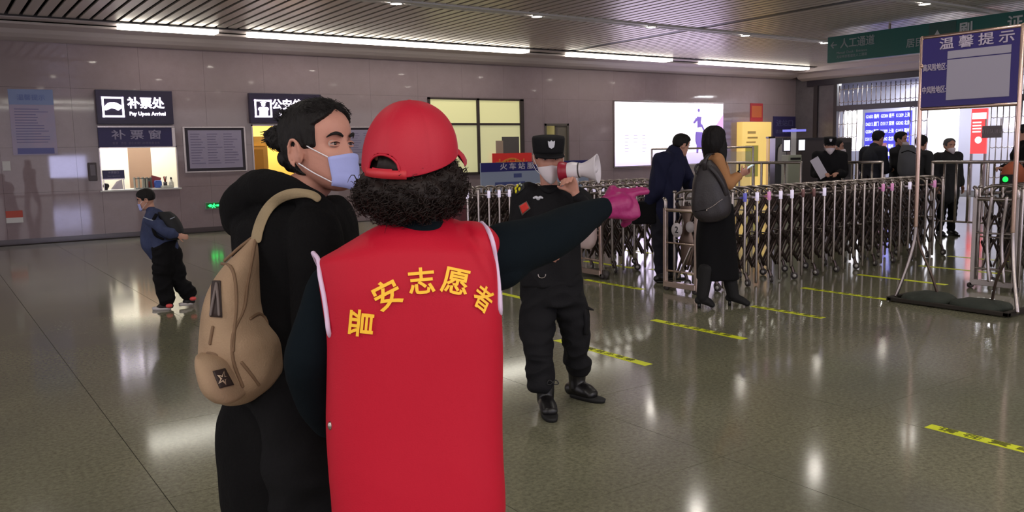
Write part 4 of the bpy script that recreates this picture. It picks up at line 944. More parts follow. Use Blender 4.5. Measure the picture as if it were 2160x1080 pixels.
def cap_peaked(parent, c, R, s, root, m, badge=None):
    b = Buf(); rings = []
    for z, k, fy in ((.028, 1.0, 0), (.05, 1.03, 0), (.085, 1.07, 0), (.112, 1.08, 0), (.123, 1.03, 0), (.129, .6, 0), (.131, .05, 0)):
        rings.append([c+R@(np.array([.088*k*math.cos(a), -.006+.108*k*math.sin(a), z+.012*math.sin(a)*0])*s) for a in np.linspace(0, 2*math.pi, 40, endpoint=False)])
    cp = obj('cap', b.rings(rings), m, parent, root)
    v = []; n = 16
    for zoff in (0, -.004):
        for j, (r, dz) in enumerate(((.0, 0), (.03, -.008), (.052, -.02))):
            v.append([c+R@(np.array([(.086+r*.12)*math.cos(a), -.006+(.106)*math.sin(a)+r*math.sin(a)**1.0*1.0, .034+dz+zoff])*s) for a in np.linspace(.35, math.pi-.35, n)])
    bb = Buf(); top, bot = v[:3], v[3:]
    bb.rings([list(top[0])+list(bot[0])[::-1], list(top[1])+list(bot[1])[::-1], list(top[2])+list(bot[2])[::-1]])
    obj('visor', bb, m, cp, root)
    if badge:
        q = Buf(); pts = [(-.02, .02), (-.008, .016), (0, .024), (.008, .016), (.02, .02), (.018, -.002), (.014, -.016), (0, -.024), (-.014, -.016), (-.018, -.002)]
        q.rings([[c+R@(np.array([x, yy, .088+z])*s) for x, z in pts] for yy in (.108, .1165)])
        flat('cap_badge', q, badge, cp, root)
    return cp
def mask_mesh(c, R, s, kind='flat', n=22, top=-.034, bot=-.123):
    rows = []
    for k in range(9):
        v = k/8; z = top+(bot-top)*v; r = []
        for u in np.linspace(-1, 1, n):
            th = u*math.radians(54 if kind == 'flat' else 66)
            w = .0735-.010*v; ym = .1045-.001*v-.010*sstep(.75, 1, v)
            if kind == 'cone': ym = .098+.035*math.sin(math.pi*min(1, .15+v*.8))*(1-abs(u))**.8-.004; w = .074-.022*v*v
            x = w*math.sin(th); y = .012+(ym-.012)*math.cos(th)**(.85 if kind == 'flat' else .8)
            if kind == 'flat': y += .0022*math.sin(v*math.pi*6)*(1-u*u)
            zz = z+(.006*(1-abs(u))*(1-v) if v < .3 else 0)-(0 if kind == 'flat' else 0)
            if kind == 'flat': zz += .018*abs(u)*v*.9
            else: zz += .035*abs(u)**1.3*v-.01*abs(u)*(1-v)-.012*v*(1-abs(u))
            r.append(np.array([x, y, zz]))
        rows.append(r)
    b = Buf(); outer = rows; inner = [[p*np.array([.955, .965, 1]) for p in r] for r in rows]
    R_ = [list(o_)+list(i_)[::-1] for o_, i_ in zip(outer, inner)]
    b.rings([[c+R@(p*s) for p in r] for r in R_]); return b, rows
def face_mask(parent, c, R, s, root, m, kind='flat', loops=True, sides=(-1, 1)):
    b, rows = mask_mesh(c, R, s, kind); mk = obj('face_mask', b, m, parent, root)
    if loops:
        for e in sides:
            i = -1 if e > 0 else 0
            a, z = rows[0][i], rows[-2][i]
            for p, q in ((a, np.array([e*.082, -.004, .022])), (z, np.array([e*.082, -.006, -.04]))):
                obj('ear_loop', Buf().tube([c+R@(p*s), c+R@((p*.5+q*.5+np.array([e*.006, 0, 0]))*s), c+R@(q*s)], .0016*s, seg=6), m_loop, mk, root)
    return mk
m_loop = mat('ear_loop', (235, 232, 240), .6)
m_skin = mat('skin', (205, 150, 132), .5, vary=(9, (192, 136, 120)), bump=(180, .08), spec=.35)
m_skin2 = mat('skin_far', (200, 150, 130), .55, spec=.35)
m_hair = mat('black_hair', (20, 16, 17), .6, bump=(70, .9), stretch=(1, 1, .25), spec=.25)
m_black = mat('black_cloth', (14, 13, 16), .85, bump=(90, .25), spec=.2)
m_uniform = mat('uniform_black', (20, 19, 23), .8, bump=(120, .25), spec=.25)
m_bmask = mat('mask_blue', (172, 180, 240), .7, bump=(60, .1), spec=.2); m_wmask = mat('mask_white', (226, 214, 224), .7, spec=.2)
m_boot = mat('black_leather', (22, 20, 22), .35)
m_eye = mat('eye_white', (190, 168, 162), .25); m_iris = mat('iris_dark', (36, 22, 18), .15)
def eyes(parent, c, R, s, root, brows=True, m=None):
    for e in (-1, 1):
        p = np.array([e*.0315, .0672, .0000]); ey = obj('eye', Buf().ell(c+R@(p*s), (.0118*s, .0118*s, .0118*s), R, seg=20, rn=14), m_eye, parent, root)
        obj('iris', Buf().ell(c+R@((p+np.array([.0, .0098, -.0005]))*s), (.0052*s, .0035*s, .0052*s), R, seg=14, rn=8), m_iris, ey, root)
        def arc(r0, z0, hz, x0, x1, y, n=9): return [c+R@(np.array([e*(.0315)+x, y-.9*(x*e)**2*6-max(0, x*e)*.25, z0+hz*(1-((x)/.016)**2)])*s) for x in np.linspace(x0, x1, n)]
        obj('upper_eyelid', Buf().tube(arc(0, .0022, .0036, -.0155, .0155, .0805), [.0026*s]*9, seg=8, sub=2), m or m_skin, ey, root)
        obj('lash_line', Buf().tube(arc(0, .0002, .0034, -.0150, .0152, .0822), [.0010*s]*9, seg=6, sub=2), m_hair, ey, root)
        obj('lower_eyelid', Buf().tube(arc(0, -.0042, -.0022, -.0145, .0145, .0792), [.0022*s]*9, seg=8, sub=2), m or m_skin, ey, root)
        if brows:
            q = [c+R@(np.array([e*x, y, z])*s) for x, y, z in ((.014, .0915, .0170), (.024, .0925, .0215), (.036, .0885, .0245), (.046, .0805, .0225), (.054, .0715, .0165))]
            obj('eyebrow', Buf().tube(q, [(.0022*s, .0035*s), (.0022*s, .0048*s), (.0022*s, .0044*s), (.002*s, .0032*s), (.0012*s, .0016*s)], side=R[:, 1], seg=8), m_hair, parent, root)

# ---------------------------------------- A: the volunteer in the red vest
DV = 1.85; V = lambda px, py, dy=0.: at(px, py, DV+dy)
c0 = V(880, 600); root = np.array([c0[0], c0[1], 0.])
vol = empty('person', root, 'woman in red cap and vest seen from behind, pointing with a magenta glove', 'person')
hz = lambda p, z: np.array([p[0], p[1], z])
def dress_ground(J, cx, D, gap=.1, toeF=None, knee=.48):
    pass
Fv = HF; Sv = HR
Jv = dict(pelvis=V(878, 900, -.0), waist=V(876, 780), chest=V(872, 620), neck=V(878, 478, .02), sh_l=V(735, 600, .03), el_l=V(652, 745, .0), wr_l=V(690, 905, .16), sh_r=V(1015, 545, .075), el_r=V(1150, 508, .2), wr_r=V(1278, 438, .43))
for q, e in (('l', -1), ('r', 1)):
    Jv['hip_'+q] = hz(c0+HR*e*.07, .86); Jv['kn_'+q] = hz(c0+HR*e*.105+HF*.02, .47); Jv['an_'+q] = hz(c0+HR*e*.11, .09); Jv['toe_'+q] = hz(c0+HR*e*.135+HF*.2, .03)
yawv = math.radians(25); Fh = HF*math.cos(yawv)+HR*math.sin(yawv); Rv = frame(Fh, math.radians(3)); hv = V(868, 347, .03)
gd = nrm(V(1365, 405, .50)-V(1280, 432, .43)); gn = nrm(HF*.85-ZZ*.5-HR*.1)
gd0 = nrm(V(1340, 426, .475)-V(1278, 438, .43))
hl = ((Jv['wr_l'], nrm(HF*.8+HR*.5-ZZ*.4), -ZZ), dict(pose='relax', mirror=-1, s=.95))
hr = ((Jv['wr_r'], gd0, gn), dict(pose='point', mirror=1, s=.98, k=.88))
put('body', skeleton_body(Jv, Sv, Fv, .98, hv, Rv, 1., (hl, hr), .0065, root, armk=.82, ears=False), m_skin, vol)
eyes(vol, hv, Rv, 1., root)
# sweater
m_sweat = mat('sweater_dark_teal', (13, 21, 27), .9, bump=(420, .15), spec=.1)
b = Buf()
b.tube([V(872, 1000), V(872, 800), V(872, 620), V(874, 530), V(880, 470)], [(.12, .085), (.12, .08), (.13, .085), (.11, .07), (.055, .055)], side=HR, seg=24)
b.tube([V(960, 565, .05), V(1030, 545, .07), V(1066, 532, .095), V(1112, 518, .15), V(1155, 503, .21), V(1205, 475, .31), V(1245, 452, .38), V(1272, 440, .425)], [.055, .062, .067, .066, .062, .05, .04, .033], seg=22)
b.tube([V(1030, 590, .06), V(1060, 570, .08), V(1095, 548, .12)], [.04, .05, .045], seg=18)
b.tube([V(790, 600, .02), V(712, 592, .02), V(682, 655, .01), V(656, 745), V(664, 830, .07), V(688, 895, .15)], [.05, .056, .058, .056, .048, .036], seg=20)
me = wrinkle(skin(b, .006, 4, root), .005, 10, 4, (1, 1, 1), True)
put('sweater', me, m_sweat, vol)
# vest
m_vest = mat('vest_red', (186, 10, 42), .62, bump=(300, .1), spec=.3)
vs = [(852, 934, 455, .035, .048), (838, 948, 466, .03, .06), (790, 985, 480, .02, .078), (745, 1012, 500, .01, .092), (705, 1030, 520, .0, .1), (672, 1040, 538, 0, .108), (670, 1046, 560, 0, .115), (676, 1051, 600, 0, .125), (685, 1055, 650, 0, .13), (692, 1057, 700, 0, .133),
      (692, 1058, 780, 0, .135), (692, 1058, 880, 0, .14), (698, 1061, 960, 0, .145), (705, 1065, 1030, 0, .15), (708, 1066, 1075, 0, .152)]
secs = []
for L, R_, py, dy, ht in vs:
    a, c = V(L, py, dy), V(R_, py, dy); secs.append(((a+c)/2, np.linalg.norm(a-c)/2, ht))
b = Buf().secs(secs[::-1], seg=56, sub=4, ex=2.9)
b.tube([V(960, 512, .02), V(1000, 506, .02), V(1018, 518, .02)], [(.045, .075), (.04, .075), (.04, .07)], side=ZZ, seg=18)
b.tube([V(780, 540, .0), V(720, 560, .0), V(694, 568, .0)], [(.05, .08), (.036, .08), (.03, .075)], side=ZZ, seg=18)
me = skin(b, .006, 5, root)
zneck = V(0, 470)[2]
def vestfold(v):
    z = v[:, 2]; return sstep(.75, 1.0, z)*.6+.5
me = wrinkle(me, .006, 7, 21, (1.4, 1.4, .35), False, vestfold)
me = wrinkle(me, .003, 16, 22, (1.2, 1.2, .5), True, lambda v: .3+.9*sstep(1.2, 1.42, v[:, 2]))
# deep fold by the raised shoulder
v = getv(me); p1 = V(985, 500, -.1)-root
d = np.linalg.norm((v-p1)*np.array([1, 1, .8]), axis=1)
cc = v@HR-p1@HR+.5*(v[:, 2]-p1[2]); dep = .016*np.exp(-(cc/.010)**2)*np.exp(-(d/.075)**2); v += np.outer(dep*((v@HF-(p1@HF)) < .1), HF); me.vertices.foreach_set('co', v.ravel()); me.update()
vest = put('vest', me, m_vest, vol); Bv = bvh(me, root)
b = Buf(); ring = []
for k, (r, z) in enumerate(((1.0, 0), (1.06, .012), (1.02, .026), (.92, .026), (.9, 0))):
    ring.append([V(893, 458, .032)+HR*math.cos(t)*.047*r+HF*math.sin(t)*.052*r+ZZ*(z-.006) for t in np.linspace(0, 6.283, 32, endpoint=False)])
obj('collar', Buf().rings(ring), m_vest, vest, root)
m_pipe = mat('piping_white', (222, 196, 226), .6)
for name_, pts, back in (('l', [(662, 533), (668, 548), (676, 580), (684, 620), (690, 660), (695, 700)], 1), ('r', [(1016, 470), (1030, 486), (1040, 512), (1047, 550), (1052, 600), (1054, 650)], 1)):
    q = []
    for px, py in pts:
        p = surf(Bv, px, py, .0, None)
        if p is None:
            for dx in range(1, 26):
                p = surf(Bv, px+(dx if name_ == 'l' else -dx), py, 0)
                if p is not None: break
        if p is None: p = V(px, py)
        q.append(p-HF*.006)
    back_pts = [p+HF*(.21-.02*i) for i, p in enumerate(q)][::-1]
    loop = q+[q[-1]+HF*.04-ZZ*.02, q[-1]+HF*.09-ZZ*.02]+[p-ZZ*.02 for p in back_pts[0:4]]+[q[0]+HF*.13-ZZ*.06, q[0]+HF*.06-ZZ*.04, q[0]]
    obj('armhole_piping', Buf().tube(loop, .0052, seg=8, sub=4), m_pipe, vest, root)
m_yel = mat('vest_letters', (255, 196, 48), .55)
for ch, px, py, rot, sz in (('晋', 762, 682, 84, 57), ('安', 816, 621, 27, 60), ('志', 889, 592, 5, 56), ('愿', 961, 594, -12, 58), ('者', 1019, 629, -30, 54)):
    tm = text_mesh(ch, 1.0, .02, 0.0); bmm = bmesh.new(); bmm.from_mesh(tm); bmesh.ops.delete(bmm, geom=[f_ for f_ in bmm.faces if f_.calc_center_median()[2] < 1e-5], context='FACES')
    [bmesh.ops.bisect_plane(bmm, geom=bmm.verts[:]+bmm.edges[:]+bmm.faces[:], plane_co=Vector(n_)*(k_/9), plane_no=Vector(n_)) for n_ in ((1, 0, 0), (0, 1, 0)) for k_ in range(-9, 12)]; bmesh.ops.triangulate(bmm, faces=bmm.faces)
    co = np.array([v_.co[:] for v_ in bmm.verts]); mid = (co.max(0)+co.min(0))/2; ext = max(co.max(0)-co.min(0)); a = math.radians(rot); k = sz/ext
    sq = {'者': .72, '晋': .92}.get(ch, 1.0)
    for v_ in bmm.verts:
        x, y = (v_.co.x-mid[0])*k, (v_.co.y-mid[1])*k
        X = (x*math.cos(a)-y*math.sin(a))*sq; Y = x*math.sin(a)+y*math.cos(a)
        p = surf(Bv, px+X, py-Y, .0055, V(px+X, py-Y, -.13)); v_.co = Vector(p-root)
    o_ = bpy.data.meshes.new('lettering'); bmm.to_mesh(o_); bmm.free(); put('lettering', o_, m_yel, vest, smooth=False)
p = surf(Bv, 697, 898, .0, V(697, 898)); obj('snap_button', Buf().ell(p, (.006, .006, .01)), m_steel, vest, root)
# glove
b = Buf(); hand(b, Jv['wr_r'], gd0, gn, pose='point', mirror=1, s=1.02, k=1.14)
kn = Jv['wr_r']+gd0*.085; tdir = -np.cross(gd0, gn)
b.tube([Jv['wr_r']-gd0*.004, Jv['wr_r']+gd0*.02, Jv['wr_r']+gd0*.05], [.027, .030, .034], seg=18)
b.tube([V(1322, 412, .47), V(1345, 407, .485), V(1364, 404, .5)], [.0115, .0105, .009], seg=12)
b.tube([V(1318, 440, .47), V(1324, 462, .49), V(1316, 474, .5)], [.018, .014, .009], seg=12)
me = wrinkle(skin(b, .0038, 3, root), .0012, 60, 8, (1, 1, 1), True)
put('glove', me, mat('glove_magenta', (146, 22, 94), .5, bump=(90, .15)), vol)
# trousers, shoes
put('trousers', trousers(Jv, Sv, .9, .0, .012, root, .006, 31), m_black, vol)
shoes(vol, Jv, root, 1., m_boot, mat('rubber_dark', (30, 28, 28), .7))
# hair: curly mass
hb = Buf(); hb.ell(V(862, 408, .0), (.1, .095, .055), np.column_stack([HR, HF, ZZ])); hb.ell(V(797, 400, .0), (.04, .065, .042)); hb.ell(V(926, 388, .03), (.05, .07, .058)); hb.ell(hv+Rv@np.array([0, -.006, .0]), (.083, .101, .085), Rv)
hb.ell(V(852, 436, .0), (.065, .055, .028)); hb.ell(V(772, 408, .01), (.02, .04, .03))
hm = wrinkle(skin(hb, .006, 2, root), .006, 60, 6, (1, 1, 1), True)
cb = Buf(); r_ = np.random.default_rng(4)
vv = getv(hm)+root; nn = np.empty(len(hm.vertices)*3); hm.vertices.foreach_get('normal', nn); nn = nn.reshape(-1, 3); zt = V(0, 340)[2]
loc = (vv-hv-ZZ*.004)@frame(Fh, math.radians(6)); rimz = -.024+.05*(.5+.5*loc[:, 1]/.112)
ok = np.where((loc[:, 2] < rimz+.004) & ((vv-hv)@Rv[:, 1] < .08))[0]
for i in r_.choice(ok, 2600):
    p, n_ = vv[i], nn[i]; ph = r_.uniform(0, 6.28); L = r_.uniform(.016, .032); rad = r_.uniform(.004, .008); pts = []
    dr = nrm(-ZZ*.75+n_*.4+r_.normal(size=3)*.3); s1 = nrm(np.cross(dr, n_+.01)); s2 = np.cross(dr, s1)
    for k in range(9):
        t = k/8; pts.append(p-n_*.006+dr*L*t+(s1*math.cos(ph+t*9)+s2*math.sin(ph+t*9))*rad*(.4+t))
    cb.tube(pts, [.0013]*5+[.0012, .001, .0007, .0005], seg=4, sub=1, cap=False)
for i in r_.choice(ok, 90):
    p, n_ = vv[i], nn[i]; dr = nrm(n_+r_.normal(size=3)*.5+ZZ*.2); L = r_.uniform(.015, .032); a_ = nrm(np.cross(dr, ZZ+.01))
    cb.tube([p, p+dr*L*.5+a_*.004, p+dr*L+a_*.012-ZZ*.008], [.0007, .0006, .0004], seg=3, sub=2, cap=False)
m_vhair = mat('curly_hair', (30, 19, 17), .55, spec=.3)
hobj = put('hair', hm, m_vhair, vol); cm = cb.mesh('curls', root); o = put('curls', cm, m_vhair, hobj); o['kind'] = 'stuff'
# cap with opening and strap
m_cap = mat('cap_red', (186, 15, 46), .6, bump=(300, .1))
Rc = frame(Fh, math.radians(6), math.radians(5)); cc_ = hv+ZZ*.004
bm_ = bmesh.new(); NU, NV = 160, 64; grid = []
for j in range(NV+1):
    v_ = j/NV; row = []
    for i in range(NU):
        a = 2*math.pi*i/NU; el = v_*math.pi/2            # a = 0 front
        zb = -.018+.05*(.5+.5*math.cos(a))                # rim: low at the back
        rr = math.cos(el)**.92; z = zb+(.134-zb)*math.sin(el)**.96
        x = .1*math.sin(a)*rr; y = -.004+.114*math.cos(a)*rr
        seam = 1-.012*sum(math.exp(-((math.degrees(a)-60*k+180) % 360-180)**2/14) for k in range(6))*min(1, 3*(1-v_))
        row.append(bm_.verts.new(Vector(cc_+Rc@np.array([x*seam, y*seam, z])-root)))
    grid.append(row)
for j in range(NV):
    for i in range(NU):
        a = ((i+.5)/NU*360-180+180) % 360; ab = abs(a-180)   # angle from the back
        zc = ((grid[j][i].co[2]+grid[j+1][i].co[2])/2+root[2])
        f_open = False
        back_z = (np.array(grid[j][i].co)+root-cc_)@Rc[:, 2]
        if ab < 24 and back_z > -.001 and (ab/22)**2+((back_z+.001)/.032)**2 < 1: f_open = True
        if not f_open: bm_.faces.new((grid[j][i], grid[j][(i+1) % NU], grid[j+1][(i+1) % NU], grid[j+1][i]))
bmesh.ops.remove_doubles(bm_, verts=bm_.verts, dist=.0008)
bmesh.ops.recalc_face_normals(bm_, faces=bm_.faces)
me = bpy.data.meshes.new('cap'); bm_.to_mesh(me); bm_.free(); cap = put('cap', me, m_cap, vol)
sm_ = cap.modifiers.new('s', 'SOLIDIFY'); sm_.thickness = .0022; sm_.offset = 1; sb_ = cap.modifiers.new('u', 'SUBSURF'); sb_.levels = 1; sb_.render_levels = 1
q = []
for t in np.linspace(-1, 1, 25):
    z = -.001+.032*math.sqrt(max(0, 1-t*t)); a = math.pi+math.radians(22)*t; zb = -.018; k_ = min(1, (z-zb)/(.134-zb)); el = math.asin(k_**(1/.96)); rr = math.cos(el)**.92
    q.append(cc_+Rc@np.array([.1015*math.sin(a)*rr, -.004+.116*math.cos(a)*rr, z]))
obj('opening_hem', Buf().tube(q, .0026, seg=8, sub=2), m_cap, cap, root)
b = Buf(); R2 = []
for a in np.linspace(math.radians(180-30), math.radians(180+30), 14):
    x, y = .1035*math.sin(a), -.004+.118*math.cos(a); R2.append([cc_+Rc@np.array([x*k, y*k, z]) for z, k in ((-.018, 1), (.0, .995), (.0, .97), (-.018, .975))])
obj('cap_strap', Buf().rings(R2), mat('cap_strap_red', (196, 40, 52), .5), cap, root)
b = Buf(); b.ell(cc_+Rc@np.array([0, -.004, .1335]), (.008, .008, .004), Rc); obj('top_button', b, m_cap, cap, root)
tr, br = [], []
for r, dz in ((0, 0), (.03, -.006), (.055, -.018), (.07, -.03)):
    row = []
    for a in np.linspace(-1.15, 1.15, 20): row.append((math.sin(a)*(.098+r*.05), -.004+.110*math.cos(a)+r*math.cos(a*.9), .030+dz-.020*abs(a)**2*(.35+r*5)*.5))
    tr.append(row)
rg = [[cc_+Rc@np.array(p) for p in row]+[cc_+Rc@(np.array(p)-np.array([0, 0, .004])) for p in row[::-1]] for row in tr]
obj('cap_brim', Buf().rings(rg), m_cap, cap, root)
# ---------------------------------------- B: the man with the bun and the beige backpack
DB = 2.25; B_ = lambda px, py, dy=0.: at(px, py, DB+dy)
c0 = B_(608, 600); root = np.array([c0[0], c0[1], 0.])
man = empty('person', root, 'man with a hair bun and pale blue mask in a black hooded coat', 'person')
Fb = nrm(HR*.94+HF*.34); Sb = np.cross(Fb, ZZ)
Jb = dict(pelvis=B_(606, 860), waist=B_(612, 730), chest=B_(622, 570), neck=B_(632, 425), sh_r=B_(655, 485, -.15), el_r=B_(668, 690, -.17), wr_r=B_(720, 800, -.06), sh_l=B_(610, 485, .19), el_l=B_(620, 700, .22), wr_l=B_(700, 790, .22))
for q, e in (('l', -1), ('r', 1)):
    Jb['hip_'+q] = hz(c0+Sb*e*.095, .9); Jb['kn_'+q] = hz(c0+Sb*e*.1+Fb*.02, .49); Jb['an_'+q] = hz(c0+Sb*e*.105-Fb*.02, .09); Jb['toe_'+q] = hz(c0+Sb*e*.13+Fb*.17, .03)
ya = math.radians(27); Fhb = HR*math.cos(ya)-HF*math.sin(ya); Rb = frame(Fhb, math.radians(7), math.radians(-1)); hb_ = B_(674, 312, 0.)
hands_b = ((Jb['wr_l'], nrm(Fb*.8-ZZ*.4), nrm(-ZZ-Sb*0)), dict(pose='relax', mirror=-1)), ((Jb['wr_r'], nrm(Fb*.8-ZZ*.4), -ZZ), dict(pose='relax', mirror=1))
put('body', skeleton_body(Jb, Sb, Fb, 1., hb_, Rb, 1., hands_b, .0042, root, it=2), m_skin, man)
eyes(man, hb_, Rb, 1., root)
# hair: shell, bun, nape tail, loose strands
hs = skin(hair_shell(hb_, Rb, 1., .010, front=.070, nape=-.07, side=58, seed=2), .0035, 1, root); put('x', hs, m_hair); 
bpy.data.objects.remove(bpy.data.objects['x'])
hair = put('hair', hs, m_hair, man)
bp_ = B_(588, 292, .02); bb = Buf()
bb.ell(bp_, (.035, .035, .033)).ell(B_(574, 286, .02), (.020, .024, .020)).ell(B_(598, 300, .02), (.032, .034, .026))
bm2 = wrinkle(skin(bb, .004, 2, root), .003, 90, 3, (1, 1, 1), True); bun = put('bun', bm2, m_hair, hair)
bb = Buf().ell(B_(612, 335, .02), (.030, .045, .03)).ell(B_(622, 350, .01), (.022, .04, .018)); put('nape_hair', wrinkle(skin(bb, .004, 2, root), .003, 90, 4, (1, 1, .4), True), m_hair, hair)
cb = Buf(); r_ = np.random.default_rng(9)
for k in range(150):
    p = bp_+nrm(r_.normal(size=3))*.033; d1 = nrm(np.cross(p-bp_, r_.normal(size=3))); cb.tube([p+d1*.02*t+nrm(p-bp_)*(.002*math.sin(t*2)-.004*t*t) for t in np.linspace(-1, 1, 6)], .0007, seg=3, sub=1, cap=False)
for k in range(26):
    p = B_(566+r_.uniform(-4, 8), 290+r_.uniform(-15, 12), .02); cb.tube([p+HR*.02, p, p-HR*r_.uniform(.008, .022)+ZZ*r_.uniform(-.008, .004)], .0011, seg=3, sub=2, cap=False)
for k in range(320):     # fine hair standing off the crown and the hairline
    a = math.radians(r_.uniform(-75, 75)); z = r_.uniform(.07, .116); x, y = headpt(z, a+(math.pi if r_.random() < .5 else 0), .012); p = hb_+Rb@np.array([x, y, z+.01]); d1 = nrm(Rb@np.array([x*.5, -y*.3-.05, .05+r_.normal()*.03]))
    cb.tube([p-d1*.01, p+d1*.006, p+d1*.014-Rb[:, 1]*.006], [.0008, .0006, .0003], seg=3, sub=1, cap=False)
o = put('loose_strands', cb.mesh('strands', root), m_hair, hair); o['kind'] = 'stuff'
face_mask(man, hb_, Rb, 1., root, m_bmask, 'flat')
# hooded coat
m_hood = mat('hoodie_black', (12, 11, 13), .9, bump=(120, .3), spec=.15)
rows = [(592, 720, 418, -.0, .08), (545, 738, 436, 0, .12), (500, 748, 462, 0, .15), (496, 752, 500, 0, .17), (500, 752, 560, 0, .175), (510, 752, 650, 0, .17), (520, 748, 740, 0, .165), (500, 744, 800, 0, .165), (478, 742, 850, 0, .165), (467, 742, 900, 0, .165), (470, 744, 980, 0, .16), (477, 744, 1060, 0, .155), (486, 742, 1150, 0, .15)]
secs = []
for L, R_, py, dy, ht in rows:
    a, c = B_(L, py, dy), B_(R_, py, dy); secs.append(((a+c)/2, np.linalg.norm(a-c)/2, ht))
b = Buf().secs(secs[::-1], seg=48, sub=4, ex=2.2)
b.tube([B_(665, 478, -.1), B_(668, 500, -.15), B_(672, 600, -.17), B_(672, 690, -.17), B_(700, 760, -.11), B_(724, 800, -.06)], [.07, .074, .068, .06, .05, .042], seg=20)
b.tube([B_(620, 478, .12), B_(612, 500, .19), B_(616, 600, .21), B_(620, 700, .22), B_(660, 760, .22), B_(700, 790, .22)], [.07, .072, .066, .058, .05, .042], seg=20)
# hood lying on the back and around the neck
b.tube([B_(700, 438, -.07), B_(668, 418, -.12), B_(618, 402, -.11), B_(560, 400, -.05), B_(535, 410, .04), B_(570, 405, .13), B_(640, 412, .14), B_(695, 438, .07)], [.02, .028, .034, .05, .052, .045, .03, .02], seg=18, sub=5)
b.tube([B_(512, 465, .05), B_(520, 430, .0), B_(550, 402, .0), B_(585, 398, .0)], [.055, .06, .045, .035], seg=20)
b.tube([B_(508, 420, .0), B_(503, 455, .0), B_(515, 480, .0)], [.034, .042, .04], seg=16)
me = wrinkle(wrinkle(skin(b, .0058, 5, root), .006, 11, 12, (1, 1, .8), True), .0015, 45, 13); coat = put('hooded_coat', me, m_hood, man); Bc = bvh(me, root)
put('trousers', trousers(Jb, Sb, 1., .035, .012, root, .006, 33), m_black, man); shoes(man, Jb, root, 1., m_boot, mat('rubber_dark', (30, 28, 28), .7))
# backpack
m_bag = mat('canvas_beige', (172, 146, 120), .85, bump=(220, .25), vary=(7, (154, 128, 104)), spec=.2)
m_bagd = mat('canvas_piping', (118, 92, 70), .8); m_brown = mat('patch_brown', (50, 36, 34), .7)
rows = [(534, 549, 498, -.13, .02), (503, 551, 528, -.13, .07), (480, 553, 555, -.13, .11), (459, 556, 590, -.13, .13), (447, 562, 630, -.13, .15), (442, 576, 672, -.13, .155), (438, 600, 706, -.13, .16), (437, 604, 750, -.13, .16), (445, 600, 785, -.13, .155), (458, 582, 812, -.13, .14), (482, 552, 832, -.13, .1), (500, 530, 840, -.13, .05)]
secs = []
for L, R_, py, dy, ht in rows:
    a, c = B_(L, py, dy), B_(R_, py, dy); secs.append(((a+c)/2, np.linalg.norm(a-c)/2, ht))
b = Buf().secs(secs[::-1], seg=44, sub=4, ex=2.3); bc = secs[5][0]; br = np.array([bc[0], bc[1], bc[2]])
me = wrinkle(wrinkle(skin(b, .005, 3, br), .006, 13, 40, (1, 1, .5), True), .002, 34, 41); bag = put('backpack', me, m_bag, None, tuple(br)); tag(bag, 'beige canvas backpack with a star patch, worn by the man with the bun', 'backpack'); Bg = bvh(me, br)
b = Buf(); rows = [(431, 470, 736, -.06, .10), (430, 490, 750, -.07, .115), (436, 500, 775, -.08, .12), (446, 512, 805, -.08, .115), (462, 520, 828, -.08, .09), (478, 512, 838, -.08, .05)]
secs = []
for L, R_, py, dy, ht in rows:
    a, c = B_(L, py, dy-.17), B_(R_, py, dy-.17); secs.append(((a+c)/2, np.linalg.norm(a-c)/2, ht))
me = wrinkle(skin(Buf().secs(secs[::-1], sub=4), .005, 3, br), .002, 25, 42); pk = put('front_pocket', me, m_bag, bag); Bp = bvh(me, br)
def onbag(BB, pts, lift=.001): return [surf(BB, px, py, lift, None) if surf(BB, px, py, lift, None) is not None else surf(Bg, px, py, lift, B_(px, py, -.15)) for px, py in pts]
for pts in ([(468, 556), (486, 562), (496, 590), (499, 640), (494, 700), (492, 740)], [(539, 506), (532, 545), (522, 600), (515, 650), (492, 704), (492, 760), (512, 815)], [(528, 672), (545, 662), (557, 668), (575, 690), (600, 712)], [(449, 690), (443, 725)], [(474, 550), (505, 522), (534, 500)], [(510, 765), (530, 790), (546, 812)]):
    q = onbag(Bg, pts); obj('piping', Buf().tube(q, .004, seg=7, sub=4), m_bagd, bag, br)
q = onbag(Bp, [(432, 742), (445, 746), (462, 750), (482, 752)], 0); obj('pocket_rim', Buf().tube(q, .006, seg=8), m_bagd, pk, br)
def decal(name, BB, quad, m_, par, lift=.002, n=8, rt=br, thick=.003):
    P = []
    for i in range(n+1):
        for j in range(n+1):
            u, v = i/n, j/n; x = (1-v)*((1-u)*quad[0][0]+u*quad[1][0])+v*((1-u)*quad[3][0]+u*quad[2][0]); y = (1-v)*((1-u)*quad[0][1]+u*quad[1][1])+v*((1-u)*quad[3][1]+u*quad[2][1])
            p = surf(BB, x, y, lift, None); P.append(p)
    good = [p for p in P if p is not None]; mid = np.mean(good, 0); P = [p if p is not None else mid for p in P]
    bb_ = Buf(); bb_.v = [list(p) for p in P]; bb_.f = [(i*(n+1)+j, i*(n+1)+j+1, (i+1)*(n+1)+j+1, (i+1)*(n+1)+j) for i in range(n) for j in range(n)]
    me = bb_.mesh(name, rt); fixn(me); o_ = put(name, me, m_, par); k = o_.modifiers.new('s', 'SOLIDIFY'); k.thickness = thick; k.offset = 0; return o_
decal('star_patch', Bp, [(449, 783), (474, 777), (493, 812), (464, 819)], m_brown, pk, .003)
st = Buf(); pts = []; ctr = (471, 798)
for k in range(10):
    a = math.radians(90+36*k-8); r = 16 if k % 2 == 0 else 6.5; p = surf(Bp, ctr[0]+r*.85*math.cos(a), ctr[1]-r*math.sin(a), .0065, None); pts.append(p if p is not None else B_(ctr[0], ctr[1], -.2))
